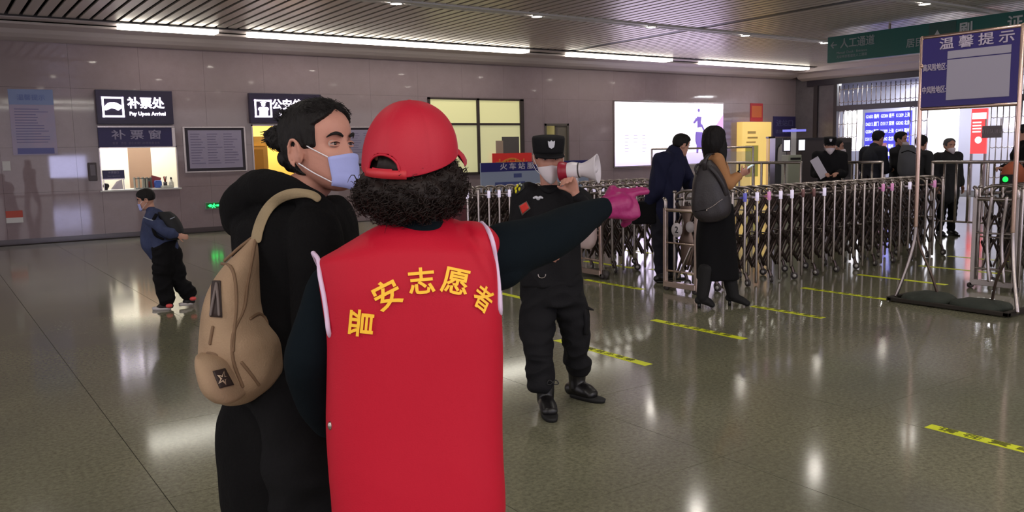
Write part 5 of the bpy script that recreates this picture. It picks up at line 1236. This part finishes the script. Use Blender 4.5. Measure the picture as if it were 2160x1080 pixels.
mid = np.mean(pts, 0); b = Buf(); b.v = [list(p) for p in pts]+[list(mid)]; b.f = [(i, (i+1) % 10, 10) for i in range(10)]; me = fixn(b.mesh('star', br)); o = put('star', me, mat('star_cream', (196, 172, 148), .8), pk); k = o.modifiers.new('s', 'SOLIDIFY'); k.thickness = .002
decal('side_patch', Bg, [(447, 592), (465, 592), (469, 670), (443, 668)], m_brown, bag, .003)
for q in ([(456, 600), (450, 630), (444, 664)], [(457, 600), (460, 632), (462, 664)], [(456, 598), (456, 612)]):
    obj('zip_cord', Buf().tube(onbag(Bg, q, .009), .0035, seg=7), mat('cord_grey', (104, 92, 90), .6), bag, br)
# strap over the shoulder
path = [(540, 514), (541, 498), (546, 478), (556, 452), (572, 430), (594, 414), (620, 407), (646, 407), (664, 412), (676, 424)]
rings = []
for i, (px, py) in enumerate(path):
    tx, ty = np.array(path[min(i+1, len(path)-1)])-np.array(path[max(i-1, 0)]); n2 = np.array([-ty, tx])/math.hypot(tx, ty); w = 12 if i < 7 else 9
    a = surf(Bc, px+n2[0]*w, py+n2[1]*w, .004, None); c = surf(Bc, px-n2[0]*w, py-n2[1]*w, .004, None); mdl = surf(Bc, px, py, .005, None)
    if mdl is None: mdl = B_(px, py, -.17)
    dp = lambda p: (p-CO)@HF
    if a is None or abs(dp(a)-dp(mdl)) > .05: a = at(px+n2[0]*w, py+n2[1]*w, dp(mdl)+.01)
    if c is None or abs(dp(c)-dp(mdl)) > .05: c = at(px-n2[0]*w, py-n2[1]*w, dp(mdl)+.01)
    up_ = nrm(CO-mdl)*.004; rings.append([a, mdl+up_*.3, c, c+up_, mdl+up_*1.5, a+up_])
strap = obj('shoulder_strap', Buf().rings(rings), mat('strap_olive', (150, 132, 104), .85, bump=(200, .3)), bag, br)
sb_ = strap.modifiers.new('u', 'SUBSURF'); sb_.levels = 2; sb_.render_levels = 2

# ---------------------------------------- C: the guard with the megaphone
DG = 5.08; G = lambda px, py, dy=0.: at(px, py, DG+dy)
c0 = G(1163, 600); root = np.array([c0[0], c0[1], 0.])
guard = empty('person', root, 'security guard in black uniform, cap and white mask speaking into a megaphone', 'person')
Fg = nrm(-HF+HR*.12); Sg = np.cross(Fg, ZZ)
Jg = dict(pelvis=G(1162, 590), waist=G(1161, 535), chest=G(1163, 465), neck=G(1158, 392), sh_r=G(1108, 415), el_r=G(1096, 500, .02), wr_r=G(1140, 520, -.16), sh_l=G(1222, 418, -.0), el_l=G(1250, 462, -.12), wr_l=G(1214, 408, -.26),
          hip_r=G(1133, 610), kn_r=G(1138, 722, -.08), an_r=G(1150, 815, -.12), toe_r=G(1163, 868, -.32), hip_l=G(1195, 610), kn_l=G(1213, 705, .04), an_l=G(1217, 790, .14), toe_l=G(1263, 836, .03))
Jg['an_r'][2] = max(Jg['an_r'][2], .09); Jg['an_l'][2] = max(Jg['an_l'][2], .09)
Rgd = frame(nrm(-HF+HR*.10), math.radians(-6)); hg = G(1157, 333, -.03)
gl = G(1207, 392, -.28)
hands_g = ((Jg['wr_l'], nrm(ZZ*.8-HR*.35-HF*.1), nrm(-HR*.55-HF*.75)), dict(pose='grip', mirror=-1)), ((Jg['wr_r'], nrm(HR*.8-ZZ*.5), nrm(HF)), dict(pose='relax', mirror=1))
put('body', skeleton_body(Jg, Sg, Fg, 1., hg, Rgd, 1., hands_g, .0065, root, it=2), m_skin, guard)
eyes(guard, hg, Rgd, 1., root)
put('hair', skin(hair_shell(hg, Rgd, 1., .008, front=.07, nape=-.06, side=64), .006, 1, root), m_hair, guard)
m_badge = mat('badge_silver', (205, 205, 215), .35, .3)
cap_peaked(guard, hg, Rgd, 1.02, root, m_uniform, m_badge)
face_mask(guard, hg, Rgd, 1.08, root, m_wmask, 'cone')
rows = [(1143, 1180, 392, 0, .07), (1122, 1203, 402, 0, .09), (1106, 1222, 416, 0, .11), (1101, 1229, 440, 0, .125), (1101, 1228, 480, 0, .135), (1102, 1224, 530, 0, .135), (1098, 1224, 560, 0, .14), (1097, 1226, 600, 0, .14)]
secs = []
for L, R_, py, dy, ht in rows:
    a, c = G(L, py, dy), G(R_, py, dy); secs.append(((a+c)/2, np.linalg.norm(a-c)/2, ht))
b = Buf().secs(secs[::-1], sub=4, ex=2.3)
b.tube([G(1120, 412), Jg['sh_r'], G(1098, 455), Jg['el_r'], G(1118, 512, -.08), G(1132, 518, -.14)], [.07, .075, .066, .06, .052, .04], seg=18)
b.tube([G(1205, 412), Jg['sh_l'], G(1240, 440, -.06), Jg['el_l'], G(1232, 436, -.19), G(1219, 416, -.25)], [.07, .072, .064, .058, .05, .038], seg=18)
me = wrinkle(skin(b, .0075, 4, root), .008, 14, 50, (1, 1, .8), True); jk = put('jacket', me, m_uniform, guard); Bj = bvh(me, root)
obj('collar', Buf().tube([G(1140, 396, -.02), G(1145, 398, -.08), G(1160, 404, -.10), G(1176, 398, -.07), G(1180, 394, -.02)], [(.016, .01)]*5, side=(0, 0, 1), seg=8), m_uniform, jk, root)
gdec = lambda *a, **k: decal(*a, rt=root, **k)
gdec('arm_patch', Bj, [(1086, 392), (1104, 380), (1107, 396), (1090, 412)][:4], mat('patch_black', (22, 22, 26), .6), jk, lift=.004, n=5)
m_py = mat('patch_yellow', (226, 214, 30), .6)
for k, (x, y) in enumerate(((1088, 398), (1092, 393), (1096, 399), (1089, 404))):
    p = surf(Bj, x, y, .006); 
    if p is not None: obj('yellow_mark', Buf().ell(p, (.009, .006, .012)), m_py, jk, root)
for k, (x, y) in enumerate(((1097, 388), (1101, 385), (1100, 391))):
    p = surf(Bj, x, y, .006)
    if p is not None: obj('pale_mark', Buf().ell(p, (.006, .005, .008)), mat('patch_pale', (170, 180, 170), .6), jk, root)
gdec('flag_patch_border', Bj, [(1094, 434), (1111, 424), (1119, 440), (1101, 455)], mat('patch_border', (110, 96, 90), .6), jk, lift=.004, n=5); gdec('flag_patch', Bj, [(1096, 435), (1110, 426), (1116, 439), (1102, 451)], mat('flag_red', (214, 48, 40), .6), jk, lift=.007, n=5)
q = [surf(Bj, x, y, .004, G(x, y, -.15)) for x, y in ((1125, 418), (1131, 416), (1135, 419), (1140, 416), (1145, 418))]; obj('chest_badge', Buf().tube(q, [(.006, .003), (.009, .003), (.011, .003), (.009, .003), (.005, .003)], side=(0, 0, 1), seg=8), m_badge, jk, root)
p = G(1143, 580, -.16); obj('belt_ring', Buf().tube([p+HR*.022*math.cos(a)+ZZ*.018*math.sin(a) for a in np.linspace(math.pi*.95, math.pi*2.05, 9)], .003, seg=6), m_steel, jk, root)
# trousers from px sections per leg
b = Buf()
a, c = G(1099, 575), G(1226, 575); a2, c2 = G(1099, 640), G(1234, 640)
b.secs([((a2+c2)/2, np.linalg.norm(a2-c2)/2, .13), ((a+c)/2, np.linalg.norm(a-c)/2, .13)], sub=3)
def leg(rows):
    S_ = []
    for L, R_, py, dy, ht in rows:
        a, c = G(L, py, dy), G(R_, py, dy); S_.append(((a+c)/2, np.linalg.norm(a-c)/2, ht))
    b.secs(S_[::-1], sub=5, seg=28, ex=2.1)
leg([(1100, 1172, 625, 0, .12), (1098, 1172, 660, -.02, .115), (1097, 1170, 700, -.05, .11), (1106, 1168, 735, -.08, .10), (1112, 1166, 760, -.09, .09), (1109, 1168, 785, -.11, .09), (1115, 1168, 800, -.12, .085), (1114, 1165, 815, -.12, .08), (1120, 1160, 824, -.12, .06)])
leg([(1160, 1232, 625, 0, .12), (1170, 1240, 655, .02, .115), (1183, 1244, 695, .04, .11), (1188, 1241, 725, .06, .10), (1189, 1240, 745, .08, .092), (1190, 1246, 762, .1, .09), (1196, 1244, 778, .12, .08), (1200, 1236, 790, .13, .06)])
me = wrinkle(skin(b, .0075, 3, root), .009, 17, 51, (1, 1, 1.5), True); tr_ = put('trousers', me, m_uniform, guard)
for px, py, s_ in ((1100, 672, -1), (1238, 655, 1)): 
    p = G(px, py, 0); obj('cargo_pocket', Buf().tube([p+ZZ*.02-HR*.02*s_, p-ZZ*.06-HR*.01*s_, p-ZZ*.13-HR*.015*s_], [(.02, .06), (.026, .07), (.02, .06)], side=HR, seg=12), m_uniform, tr_, root)
p = G(1240, 650, 0); obj('pocket_flap', Buf().tube([p, p+HR*.035-ZZ*.012], [(.012, .03), (.003, .02)], side=(0, 0, 1), seg=8), m_uniform, tr_, root)
Jg['z_r'] = 0.; Jg['z_l'] = 0.
shoes(guard, Jg, root, 1.12, m_boot, mat('rubber_black', (20, 19, 20), .7), high=.1, name='boot', tread=.022)
for px, py, dy in ((1166, 806, -.2), (1228, 784, .08)):
    p = G(px, py, dy); b = Buf()
    for s_ in (-1, 1): b.tube([p, p+HR*.02*s_+ZZ*.012, p+HR*.034*s_-ZZ*.01, p+HR*.012*s_-ZZ*.014, p], .0035, seg=6)
    obj('lace_bow', b, m_boot, guard, root)
# megaphone
ax = nrm(HR*.93-HF*.30+ZZ*.06); p0 = G(1181, 362, -.20); mr = p0
mg = empty('megaphone', mr, 'white megaphone with a dark red mouthpiece, held up by the guard', 'megaphone')
pp = lambda t: p0+ax*t
sd = nrm(np.cross(ax, ZZ))
obj('mouthpiece', Buf().tube([pp(-.001), pp(.0), pp(.025), pp(.05)], [.046, .056, .055, .046], side=sd, seg=28, sub=3, cap=False), mat('mega_red', (150, 24, 50), .4), mg, mr)
obj('body', Buf().tube([pp(.045), pp(.075), pp(.105)], [.046, .05, .045], side=sd, seg=28, sub=3), mat('mega_white', (222, 214, 222), .35), mg, mr)
obj('dark_ring', Buf().tube([pp(.104), pp(.112), pp(.118)], [.043, .044, .043], side=sd, seg=28, sub=2, cap=False), mat('mega_ring', (66, 56, 58), .4), mg, mr)
ts = np.linspace(.112, .222, 14); rr = [.036+.048*((t-.112)/.110)**1.7 for t in ts]; R2 = []
th = np.linspace(0, 2*math.pi, 36, endpoint=False); S2 = np.cross(ax, sd)
for t, r in zip(ts, rr): R2.append([pp(t)+sd*r*math.cos(a)+S2*r*math.sin(a) for a in th])
for t, r in list(zip(ts, rr))[::-1]: R2.append([pp(t+.001)+sd*(r-.004)*math.cos(a)+S2*(r-.004)*math.sin(a) for a in th])
horn = obj('horn', Buf().rings(R2), mat('mega_white', (222, 214, 222), .35), mg, mr)
obj('inner_cone', Buf().tube([pp(.13), pp(.17), pp(.2)], [.014, .02, .026], side=sd, seg=20), mat('mega_white', (222, 214, 222), .35), horn, mr)
obj('handle', Buf().tube([pp(.09)-ZZ*.04, pp(.092)-ZZ*.09, pp(.098)-ZZ*.155], [(.016, .02), (.016, .019), (.017, .022)], seg=14), mat('mega_white', (222, 214, 222), .35), mg, mr)
obj('trigger', Buf().tube([pp(.065)-ZZ*.045, pp(.062)-ZZ*.075], .006, seg=8), mat('mega_ring', (66, 56, 58), .4), mg, mr)

# ---------------------------------------- D: the woman with the dark backpack
DD = 8.25; Q = lambda px, py, dy=0.: at(px, py, DD+dy)
c0 = Q(1512, 500); root = np.array([c0[0], c0[1], 0.])
wom = empty('person', root, 'woman with long black hair, tan top and black skirt, walking with a phone', 'person')
Fw = nrm(HR*.85+HF*.5); Sw = np.cross(Fw, ZZ); m_tan = mat('tan_knit', (178, 128, 88), .85, bump=(120, .3), spec=.2)
Jw = dict(pelvis=Q(1508, 452), waist=Q(1508, 415), chest=Q(1508, 370), neck=Q(1503, 325), sh_r=Q(1512, 338, -.15), el_r=Q(1532, 388, -.17), wr_r=Q(1560, 370, -.08), sh_l=Q(1508, 338, .15), el_l=Q(1532, 385, .14), wr_l=Q(1562, 370, .02),
          hip_r=Q(1505, 460, -.06), kn_r=Q(1492, 550, -.08), an_r=Q(1482, 622, -.1), toe_r=Q(1512, 643, -.13), hip_l=Q(1518, 460, .06), kn_l=Q(1532, 550, .03), an_l=Q(1546, 625, -.0), toe_l=Q(1586, 645, -.1))
Jw['fz'] = .03; Jw['toe_r'][2] = .03; Jw['toe_l'][2] = .03; Jw['an_l'][2] = .11; Jw['an_r'][2] = .13
hw = Q(1506, 296); Rw = frame(nrm(HR*.8+HF*.6), math.radians(-16))
hands_w = ((Jw['wr_r'], nrm(HR*.8+ZZ*.5), nrm(HF*.6+ZZ*.6)), dict(pose='hold', mirror=1, s=.9)), ((Jw['wr_l'], nrm(HR*.8+ZZ*.3), nrm(-HF*.3+ZZ)), dict(pose='hold', mirror=-1, s=.9))
put('body', skeleton_body(Jw, Sw, Fw, .93, hw, Rw, .97, hands_w, .0075, root, it=2, slim=.9), m_skin, wom); eyes(wom, hw, Rw, .97, root)
hbuf = hair_shell(hw, Rw, 1.0, .02, front=.07, nape=-.118, side=60)
hbuf.ell(hw, (.098, .108, .125), Rw)if False else None
hbuf.tube([Q(1504, 285), Q(1503, 305), Q(1500, 328, .02)], [(.105, .1), (.11, .1), (.085, .075)], side=Sw, seg=24); hbuf.tube([Q(1518, 280, -.02), Q(1524, 310, -.04), Q(1526, 340, -.09), Q(1534, 372, -.16), Q(1540, 386, -.17)], [(.04, .05), (.035, .045), (.024, .03), (.016, .02), (.007, .01)], side=HF, seg=14)
put('hair', wrinkle(skin(hbuf, .008, 2, root), .003, 60, 60, (1, 1, .2), True), m_hair, wom)
put('tan_top', top_cloth(Jw, Sw, .93, .022, .0, .009, root, cuff=.88, seed=61, fat=.95), m_tan, wom)
rows = [(1478, 1545, 430, 0, .13), (1474, 1548, 455, 0, .14), (1470, 1550, 500, 0, .15), (1469, 1553, 545, 0, .15), (1467, 1557, 588, 0, .155)]
S_ = [((Q(a, y)+Q(c, y))/2, np.linalg.norm(Q(a, y)-Q(c, y))/2, h_) for a, c, y, _, h_ in rows]
put('skirt', wrinkle(skin(Buf().secs(S_[::-1]), .009, 3, root), .008, 12, 62, (1, 1, .25), True), m_black, wom)
shoes(wom, Jw, root, .92, mat('suede_black', (15, 13, 15), .8), m_boot, high=.24, heel=.035, name='boot', wide=1.12)
obj('bracelet', Buf().tube([Jw['wr_r']-HR*.012+HF*.04*math.cos(a)+ZZ*.042*math.sin(a)+HR*.0 for a in np.linspace(0, 6.283, 15)], .006, seg=8), m_black, wom, root)
ph = Q(1573, 357, -.06); Rp = np.column_stack([nrm(HR*.85+ZZ*.5), nrm(HF), nrm(np.cross(nrm(HR*.85+ZZ*.5), HF))])
pe = empty('phone', ph, 'pale phone held in the hand of the long haired woman', 'phone')
flat('case', Buf().box((-.085, -.036, -.005), (.085, .036, .004), Rp), mat('phone_case', (190, 200, 210), .4), pe, bevel=.003); flat('screen', Buf().box((-.078, -.032, .004), (.078, .032, .0052), Rp), mat('phone_screen', (215, 235, 240), .2, emit=.7), pe)
# her backpack
rows = [(1480, 1500, 336, -.18, .04), (1471, 1513, 352, -.18, .085), (1465, 1525, 375, -.18, .11), (1460, 1536, 405, -.18, .12), (1460, 1540, 435, -.18, .12), (1466, 1536, 455, -.18, .11), (1480, 1515, 468, -.18, .08)]
S_ = [((Q(a, y, d_)+Q(c, y, d_))/2, np.linalg.norm(Q(a, y)-Q(c, y))/2, h_) for a, c, y, d_, h_ in rows]; br2 = S_[3][0]
me = wrinkle(skin(Buf().secs(S_[::-1]), .008, 3, br2), .004, 16, 63); m_lea = mat('leather_dark', (44, 38, 42), .45, bump=(70, .2))
o = put('leather_backpack', me, m_lea, None, tuple(br2)); tag(o, 'dark grey leather backpack worn by the long haired woman', 'backpack'); Bw = bvh(me, br2)
sf = lambda x, y, l=.002: surf(Bw, x, y, l, Q(x, y, -.3))
obj('zip', Buf().tube([sf(1492, 441), sf(1505, 434), sf(1515, 426), sf(1524, 420)], .0035, seg=6), m_steel, o, br2)
obj('pocket_seam', Buf().tube([sf(1466, 446), sf(1482, 444), sf(1492, 441)], .004, seg=6), m_black, o, br2); obj('zip_puller', Buf().ell(sf(1491, 443, .006), (.01, .006, .012)), m_steel, o, br2)
p = Q(1474, 366, -.22); obj('grab_handle', Buf().tube([p+ZZ*.0-HR*.02, p-HR*.035+ZZ*.045, p-HR*.01+ZZ*.085, p+HR*.04+ZZ*.07, p+HR*.05+ZZ*.02], .011, seg=10), m_lea, o, br2)
obj('shoulder_strap', Buf().tube([Q(1487, 358, -.27), Q(1486, 342, -.30), Q(1492, 330, -.26), Q(1500, 324, -.20), Q(1508, 328, -.12)], [(.02, .006)]*5, side=HR, seg=8), m_lea, o, br2)
obj('shoulder_strap', Buf().tube([Q(1498, 352, -.30), Q(1512, 368, -.31), Q(1526, 392, -.30), Q(1532, 412, -.28)], [(.02, .006)]*4, side=HR, seg=8), m_lea, o, br2)

# ---------------------------------------- E: the man in navy
DN = 9.85; Q = lambda px, py, dy=0.: at(px, py, DN+dy)
c0 = Q(1402, 500); root = np.array([c0[0], c0[1], 0.])
nav = empty('person', root, 'man in a navy jacket and dark trousers bending forward behind the barrier end frame', 'person')
Fn = nrm(HR*.9+HF*.43); Sn = np.cross(Fn, ZZ); m_navy = mat('navy_jacket', (26, 28, 56), .8, bump=(80, .3), spec=.25)
Jn = dict(pelvis=Q(1398, 448), waist=Q(1400, 415), chest=Q(1410, 362), neck=Q(1424, 322), sh_r=Q(1395, 338, -.18), el_r=Q(1385, 400, -.17), wr_r=Q(1366, 430, -.1), sh_l=Q(1432, 335, .16), el_l=Q(1452, 385, .12), wr_l=Q(1466, 400, -.05),
          hip_r=Q(1392, 455, -.06), kn_r=Q(1391, 525, -.05), an_r=Q(1393, 580, -.04), toe_r=Q(1412, 594, -.05), hip_l=Q(1406, 455, .07), kn_l=Q(1416, 522, .1), an_l=Q(1416, 572, .2), toe_l=Q(1440, 584, .2))
for k in ('toe_r', 'toe_l'): Jn[k][2] = .03
for k in ('an_r', 'an_l'): Jn[k][2] = .1
hn = Q(1437, 306, -.0); Rn = frame(nrm(HR*.93+HF*.3), math.radians(-18))
hands_n = ((Jn['wr_r'], nrm(-ZZ-HR*.1), HF), dict(pose='fist', mirror=1)), ((Jn['wr_l'], nrm(HR-ZZ*.4), -ZZ), dict(pose='relax', mirror=-1))
put('body', skeleton_body(Jn, Sn, Fn, 1., hn, Rn, 1., hands_n, .01, root), m_skin2, nav); eyes(nav, hn, Rn, 1., root)
put('hair', skin(hair_shell(hn, Rn, 1., .014, front=.07, nape=-.04, side=62), .008, 1, root), m_hair, nav)
put('jacket', top_cloth(Jn, Sn, 1., .045, -.04, .011, root, cuff=.9, seed=70, fat=1.15, wr_amp=.01, collar=.085), m_navy, nav)
put('trousers', trousers(Jn, Sn, 1., .02, .011, root, .008, 71), mat('trousers_ink', (17, 17, 32), .85), nav); shoes(nav, Jn, root, 1., m_boot, m_boot)
p = Q(1358, 443, -.1); o = empty('carry_case', p, 'black carry case hanging from the hand of the man in navy', 'bag')
flat('body', Buf().box((-.14, -.06, -.16), (.14, .06, .1), np.column_stack([HR, HF, ZZ])), m_black, o, bevel=.02); obj('handle', Buf().tube([-HR*.07+ZZ*.1, -HR*.05+ZZ*.14, HR*.05+ZZ*.14, HR*.07+ZZ*.1], .01, seg=8), mat('handle_grey', (110, 106, 104), .4), o)

# ---------------------------------------- F: the boy
DK = 8.75; Q = lambda px, py, dy=0.: at(px, py, DK+dy)
c0 = Q(352, 560); root = np.array([c0[0], c0[1], 0.])
boy = empty('person', root, 'small boy with a blue mask in a denim blue jacket, walking away with a rucksack', 'person')
Fk = nrm(-HR*.85+HF*.35); Sk = np.cross(Fk, ZZ); m_den = mat('denim_jacket', (58, 68, 104), .85, bump=(120, .3), vary=(9, (44, 52, 84)))
Jk = dict(pelvis=Q(350, 528), waist=Q(343, 506), chest=Q(334, 474), neck=Q(318, 444), sh_l=Q(319, 462, -.10), el_l=Q(348, 488, -.16), wr_l=Q(374, 496, -.1), sh_r=Q(326, 460, .12), el_r=Q(342, 498, .16), wr_r=Q(352, 520, .12),
          hip_l=Q(346, 535, -.05), kn_l=Q(343, 590, -.05), an_l=Q(352, 634, -.04), toe_l=Q(328, 654, -.05), hip_r=Q(360, 535, .06), kn_r=Q(376, 590, .08), an_r=Q(398, 622, .1), toe_r=Q(414, 634, .0))
Jk['toe_r'] = Q(384, 642, .05); Jk['z_l'] = 0.; Jk['z_r'] = .02
Jk['an_l'][2] = .085; Jk['an_r'][2] = .13; Jk['toe_l'][2] = .02
hk = Q(308, 421); Rk = frame(nrm(-HR*.85-HF*.25), math.radians(-12))
hands_k = ((Jk['wr_l'], nrm(HR*.8-ZZ*.2), nrm(HF)), dict(pose='relax', mirror=-1, s=.75)), ((Jk['wr_r'], nrm(-ZZ), nrm(HF)), dict(pose='relax', mirror=1, s=.75))
put('body', skeleton_body(Jk, Sk, Fk, .72, hk, Rk, .86, hands_k, .0075, root), m_skin2, boy); eyes(boy, hk, Rk, .86, root)
put('hair', skin(hair_shell(hk, Rk, .86, .014, front=.05, nape=-.02, side=60), .006, 1, root), m_hair, boy); face_mask(boy, hk, Rk, .88, root, m_bmask)
def hemflare(b): b.tube([Q(322, 470, .02), Q(322, 510, .02), Q(330, 536, .02)], [(.10, .1), (.12, .11), (.08, .08)], side=Sk, seg=18)
me = top_cloth(Jk, Sk, .72, .03, .02, .007, root, cuff=.9, seed=80, extra=hemflare, wr_amp=.006); jk = put('jacket', me, m_den, boy); Bk = bvh(me, root)
for q in ([(303, 458), (312, 462), (322, 465)], ): obj('shoulder_stripe', Buf().tube([surf(Bk, x, y, .002, Q(x, y, -.15)) for x, y in q], .006, seg=6), mat('stripe_grey', (150, 156, 172), .6), jk, root)
put('trousers', trousers(Jk, Sk, .78, .035, .008, root, .008, 81, ank=1.25, flare=1.12), m_black, boy)
shoes(boy, Jk, root, .80, mat('sneaker_black', (34, 30, 32), .6), mat('sneaker_sole', (214, 206, 206), .5), name='sneaker', tread=.028)
for (x, y, dy) in ((357, 645, -.1), (407, 630, .05)): obj('red_heel_patch', Buf().ell(Q(x, y, dy), (.035, .03, .022)), mat('sneaker_red', (226, 84, 84), .5), boy, root)
rows = [(334, 358, 446, -.03, .06), (338, 372, 458, -.03, .09), (346, 382, 475, -.03, .1), (352, 386, 492, -.03, .1), (352, 378, 506, -.03, .08)]
S_ = [((Q(a, y, d_)+Q(c, y, d_))/2, np.linalg.norm(Q(a, y)-Q(c, y))/2, h_) for a, c, y, d_, h_ in rows]; br3 = S_[2][0]
me = wrinkle(skin(Buf().secs(S_[::-1]), .007, 2, br3), .004, 18, 82); o = put('rucksack', me, mat('rucksack_black', (18, 18, 24), .7), None, tuple(br3)); tag(o, 'small black rucksack on the boy\'s back', 'backpack'); Br = bvh(me, br3)
obj('reflective_strip', Buf().tube([surf(Br, x, y, .003, Q(x, y, -.13)) for x, y in ((359, 462), (364, 460), (368, 458))], .005, seg=6), mat('stripe_grey', (150, 156, 172), .6), o, br3)
obj('side_strap', Buf().tube([Q(330, 452, -.16), Q(322, 470, -.17), Q(328, 495, -.17), Q(345, 505, -.14)], [(.018, .006)]*4, side=HR, seg=8), m_black, o, br3)

# ---------------------------------------- G: everyone further back
def far_person(label, px, D, top, face_v, cols, H=None, arms=None, lean=0., capm=False, mask=None, stride=.0, hairc=None, coatlen=.0, t=.03, fat=1., vox=.013):
    a = at(px, top, D); base = hz(at(px, 450, D), 0.); H = H or a[2]/1.0
    F = nrm(face_v); J, S, F, s, hd = gen_joints(base, F, H-(.02 if capm else 0), lean, arms, stride); dh = (a[2]-(.145 if capm else .132)*1.0)-hd[2]
    hd = hd+ZZ*min(max(dh, -.06), .08) if not lean else hd+F*lean*.3; J['neck'] = J['neck']+ZZ*.0
    e = empty('person', base, label, 'person'); R = frame(F, math.radians(-6 if arms else 0)-lean*.5)
    hh = []
    for q, m_ in (('l', -1), ('r', 1)): hh.append(((J['wr_'+q], nrm(J['wr_'+q]-J['el_'+q]), nrm(-S*m_ if not arms else -ZZ+.01*S)), dict(pose='relax' if not arms else 'hold', mirror=m_)))
    put('body', skeleton_body(J, S, F, s, hd, R, 1., hh, vox, base), m_skin2, e)
    put('hair', skin(hair_shell(hd, R, 1., .013, front=.07, nape=-.05, side=62), .009, 1, base), hairc or m_hair, e)
    if F@HF < .3: eyes(e, hd, R, 1., base)
    if mask: face_mask(e, hd, R, 1.05, base, mask, 'cone')
    if capm: cap_peaked(e, hd, R, 1.03, base, m_uniform, m_badge)
    put('jacket', top_cloth(J, S, s, t, coatlen, .013, base, seed=int(px), fat=fat, wr_amp=.008), cols[0], e)
    put('trousers', trousers(J, S, s, .022, .014, base, .008, int(px)+1), cols[1], e); shoes(e, J, base, 1., m_boot, m_boot, voxel=.01)
    return e, J, base, S, F, hd
m_char = mat('charcoal_cloth', (30, 30, 34), .8); m_mar = mat('maroon_cloth', (66, 12, 24), .8); m_dnavy = mat('deep_navy', (20, 22, 36), .8); m_wine = mat('dark_wine', (50, 30, 40), .8)
e, J, base, S, F, hd = far_person('masked guard in black cap holding a white sheet of paper before the queue', 1747, 13.6, 287, -HF*.9-HR*.25, (m_uniform, m_uniform), arms='front', capm=True, mask=m_wmask, H=1.74)
p = at(1728, 354, 13.3); o = flat('paper_sheet', Buf().box((-.07, -.004, -.17), (.07, .004, .17), np.column_stack([nrm(HR*.85+ZZ*.5), HF, nrm(ZZ*.85-HR*.5)])), mat('paper_white', (206, 200, 214), .6), None, (0, 0, 0), loc=tuple(p)); tag(o, 'white sheet of paper in the hands of the far guard', 'paper')
far_person('second masked guard standing right behind the one with the paper', 1762, 14.6, 294, -HF*.5+HR*.85, (m_uniform, m_uniform), capm=False, mask=m_wmask, H=1.7)
far_person('man in dark jacket at the head of the queue, looking down, before the blue display', 1834, 13.9, 274, HR*.9+HF*.35, (m_dnavy, m_black), arms='front', H=1.78, lean=.12)
far_person('masked young man in black queueing in front of the departure display', 1893, 14.2, 277, HR*.6-HF*.6, (m_char, m_black), mask=m_wmask, H=1.76, arms='front')
e, J, base, S, F, hd = far_person('stooping man in black behind the stand pole, wearing a big grey backpack', 1925, 13.6, 288, HF*.6+HR*.75, (m_char, m_black), H=1.68, lean=.2)
rows = [(1905, 1925, 306, -.3, .08), (1899, 1936, 322, -.3, .13), (1896, 1938, 345, -.3, .15), (1896, 1936, 362, -.3, .13), (1900, 1930, 374, -.3, .08)]
S_ = [((at(a, y, 13.7+d_)+at(c, y, 13.7+d_))/2, np.linalg.norm(at(a, y, 13.6)-at(c, y, 13.6))/2, h_) for a, c, y, d_, h_ in rows]; bq = S_[2][0]
o = put('grey_backpack', wrinkle(skin(Buf().secs(S_[::-1]), .012, 2, bq), .006, 12, 90), mat('bag_grey', (84, 84, 90), .8), None, tuple(bq)); tag(o, 'big grey backpack on the stooping man in the queue', 'backpack')
obj('top_seam', Buf().tube([at(1902, 322, 13.12), at(1916, 318, 13.1), at(1932, 324, 13.12)], .008, seg=6), m_black, o, bq)
far_person('grey haired person with white mask in a dark coat facing the camera side', 1996, 14.3, 291, -HF*.9+HR*.1, (m_char, m_black), mask=m_wmask, H=1.64, hairc=mat('grey_hair', (78, 76, 80), .6), coatlen=-.25, fat=1.1)
far_person('person in black coat cut by the right pole of the notice stand', 2150, 12.9, 262, -HR*.9+HF*.2, (m_black, m_black), H=1.78, fat=1.1, arms='front')
far_person('dark haired person in maroon hidden behind the volunteer with only hair showing', 886, 3.0, 213, nrm(HF*.3-HR*.9), (m_mar, m_black), H=1.73, vox=.01)
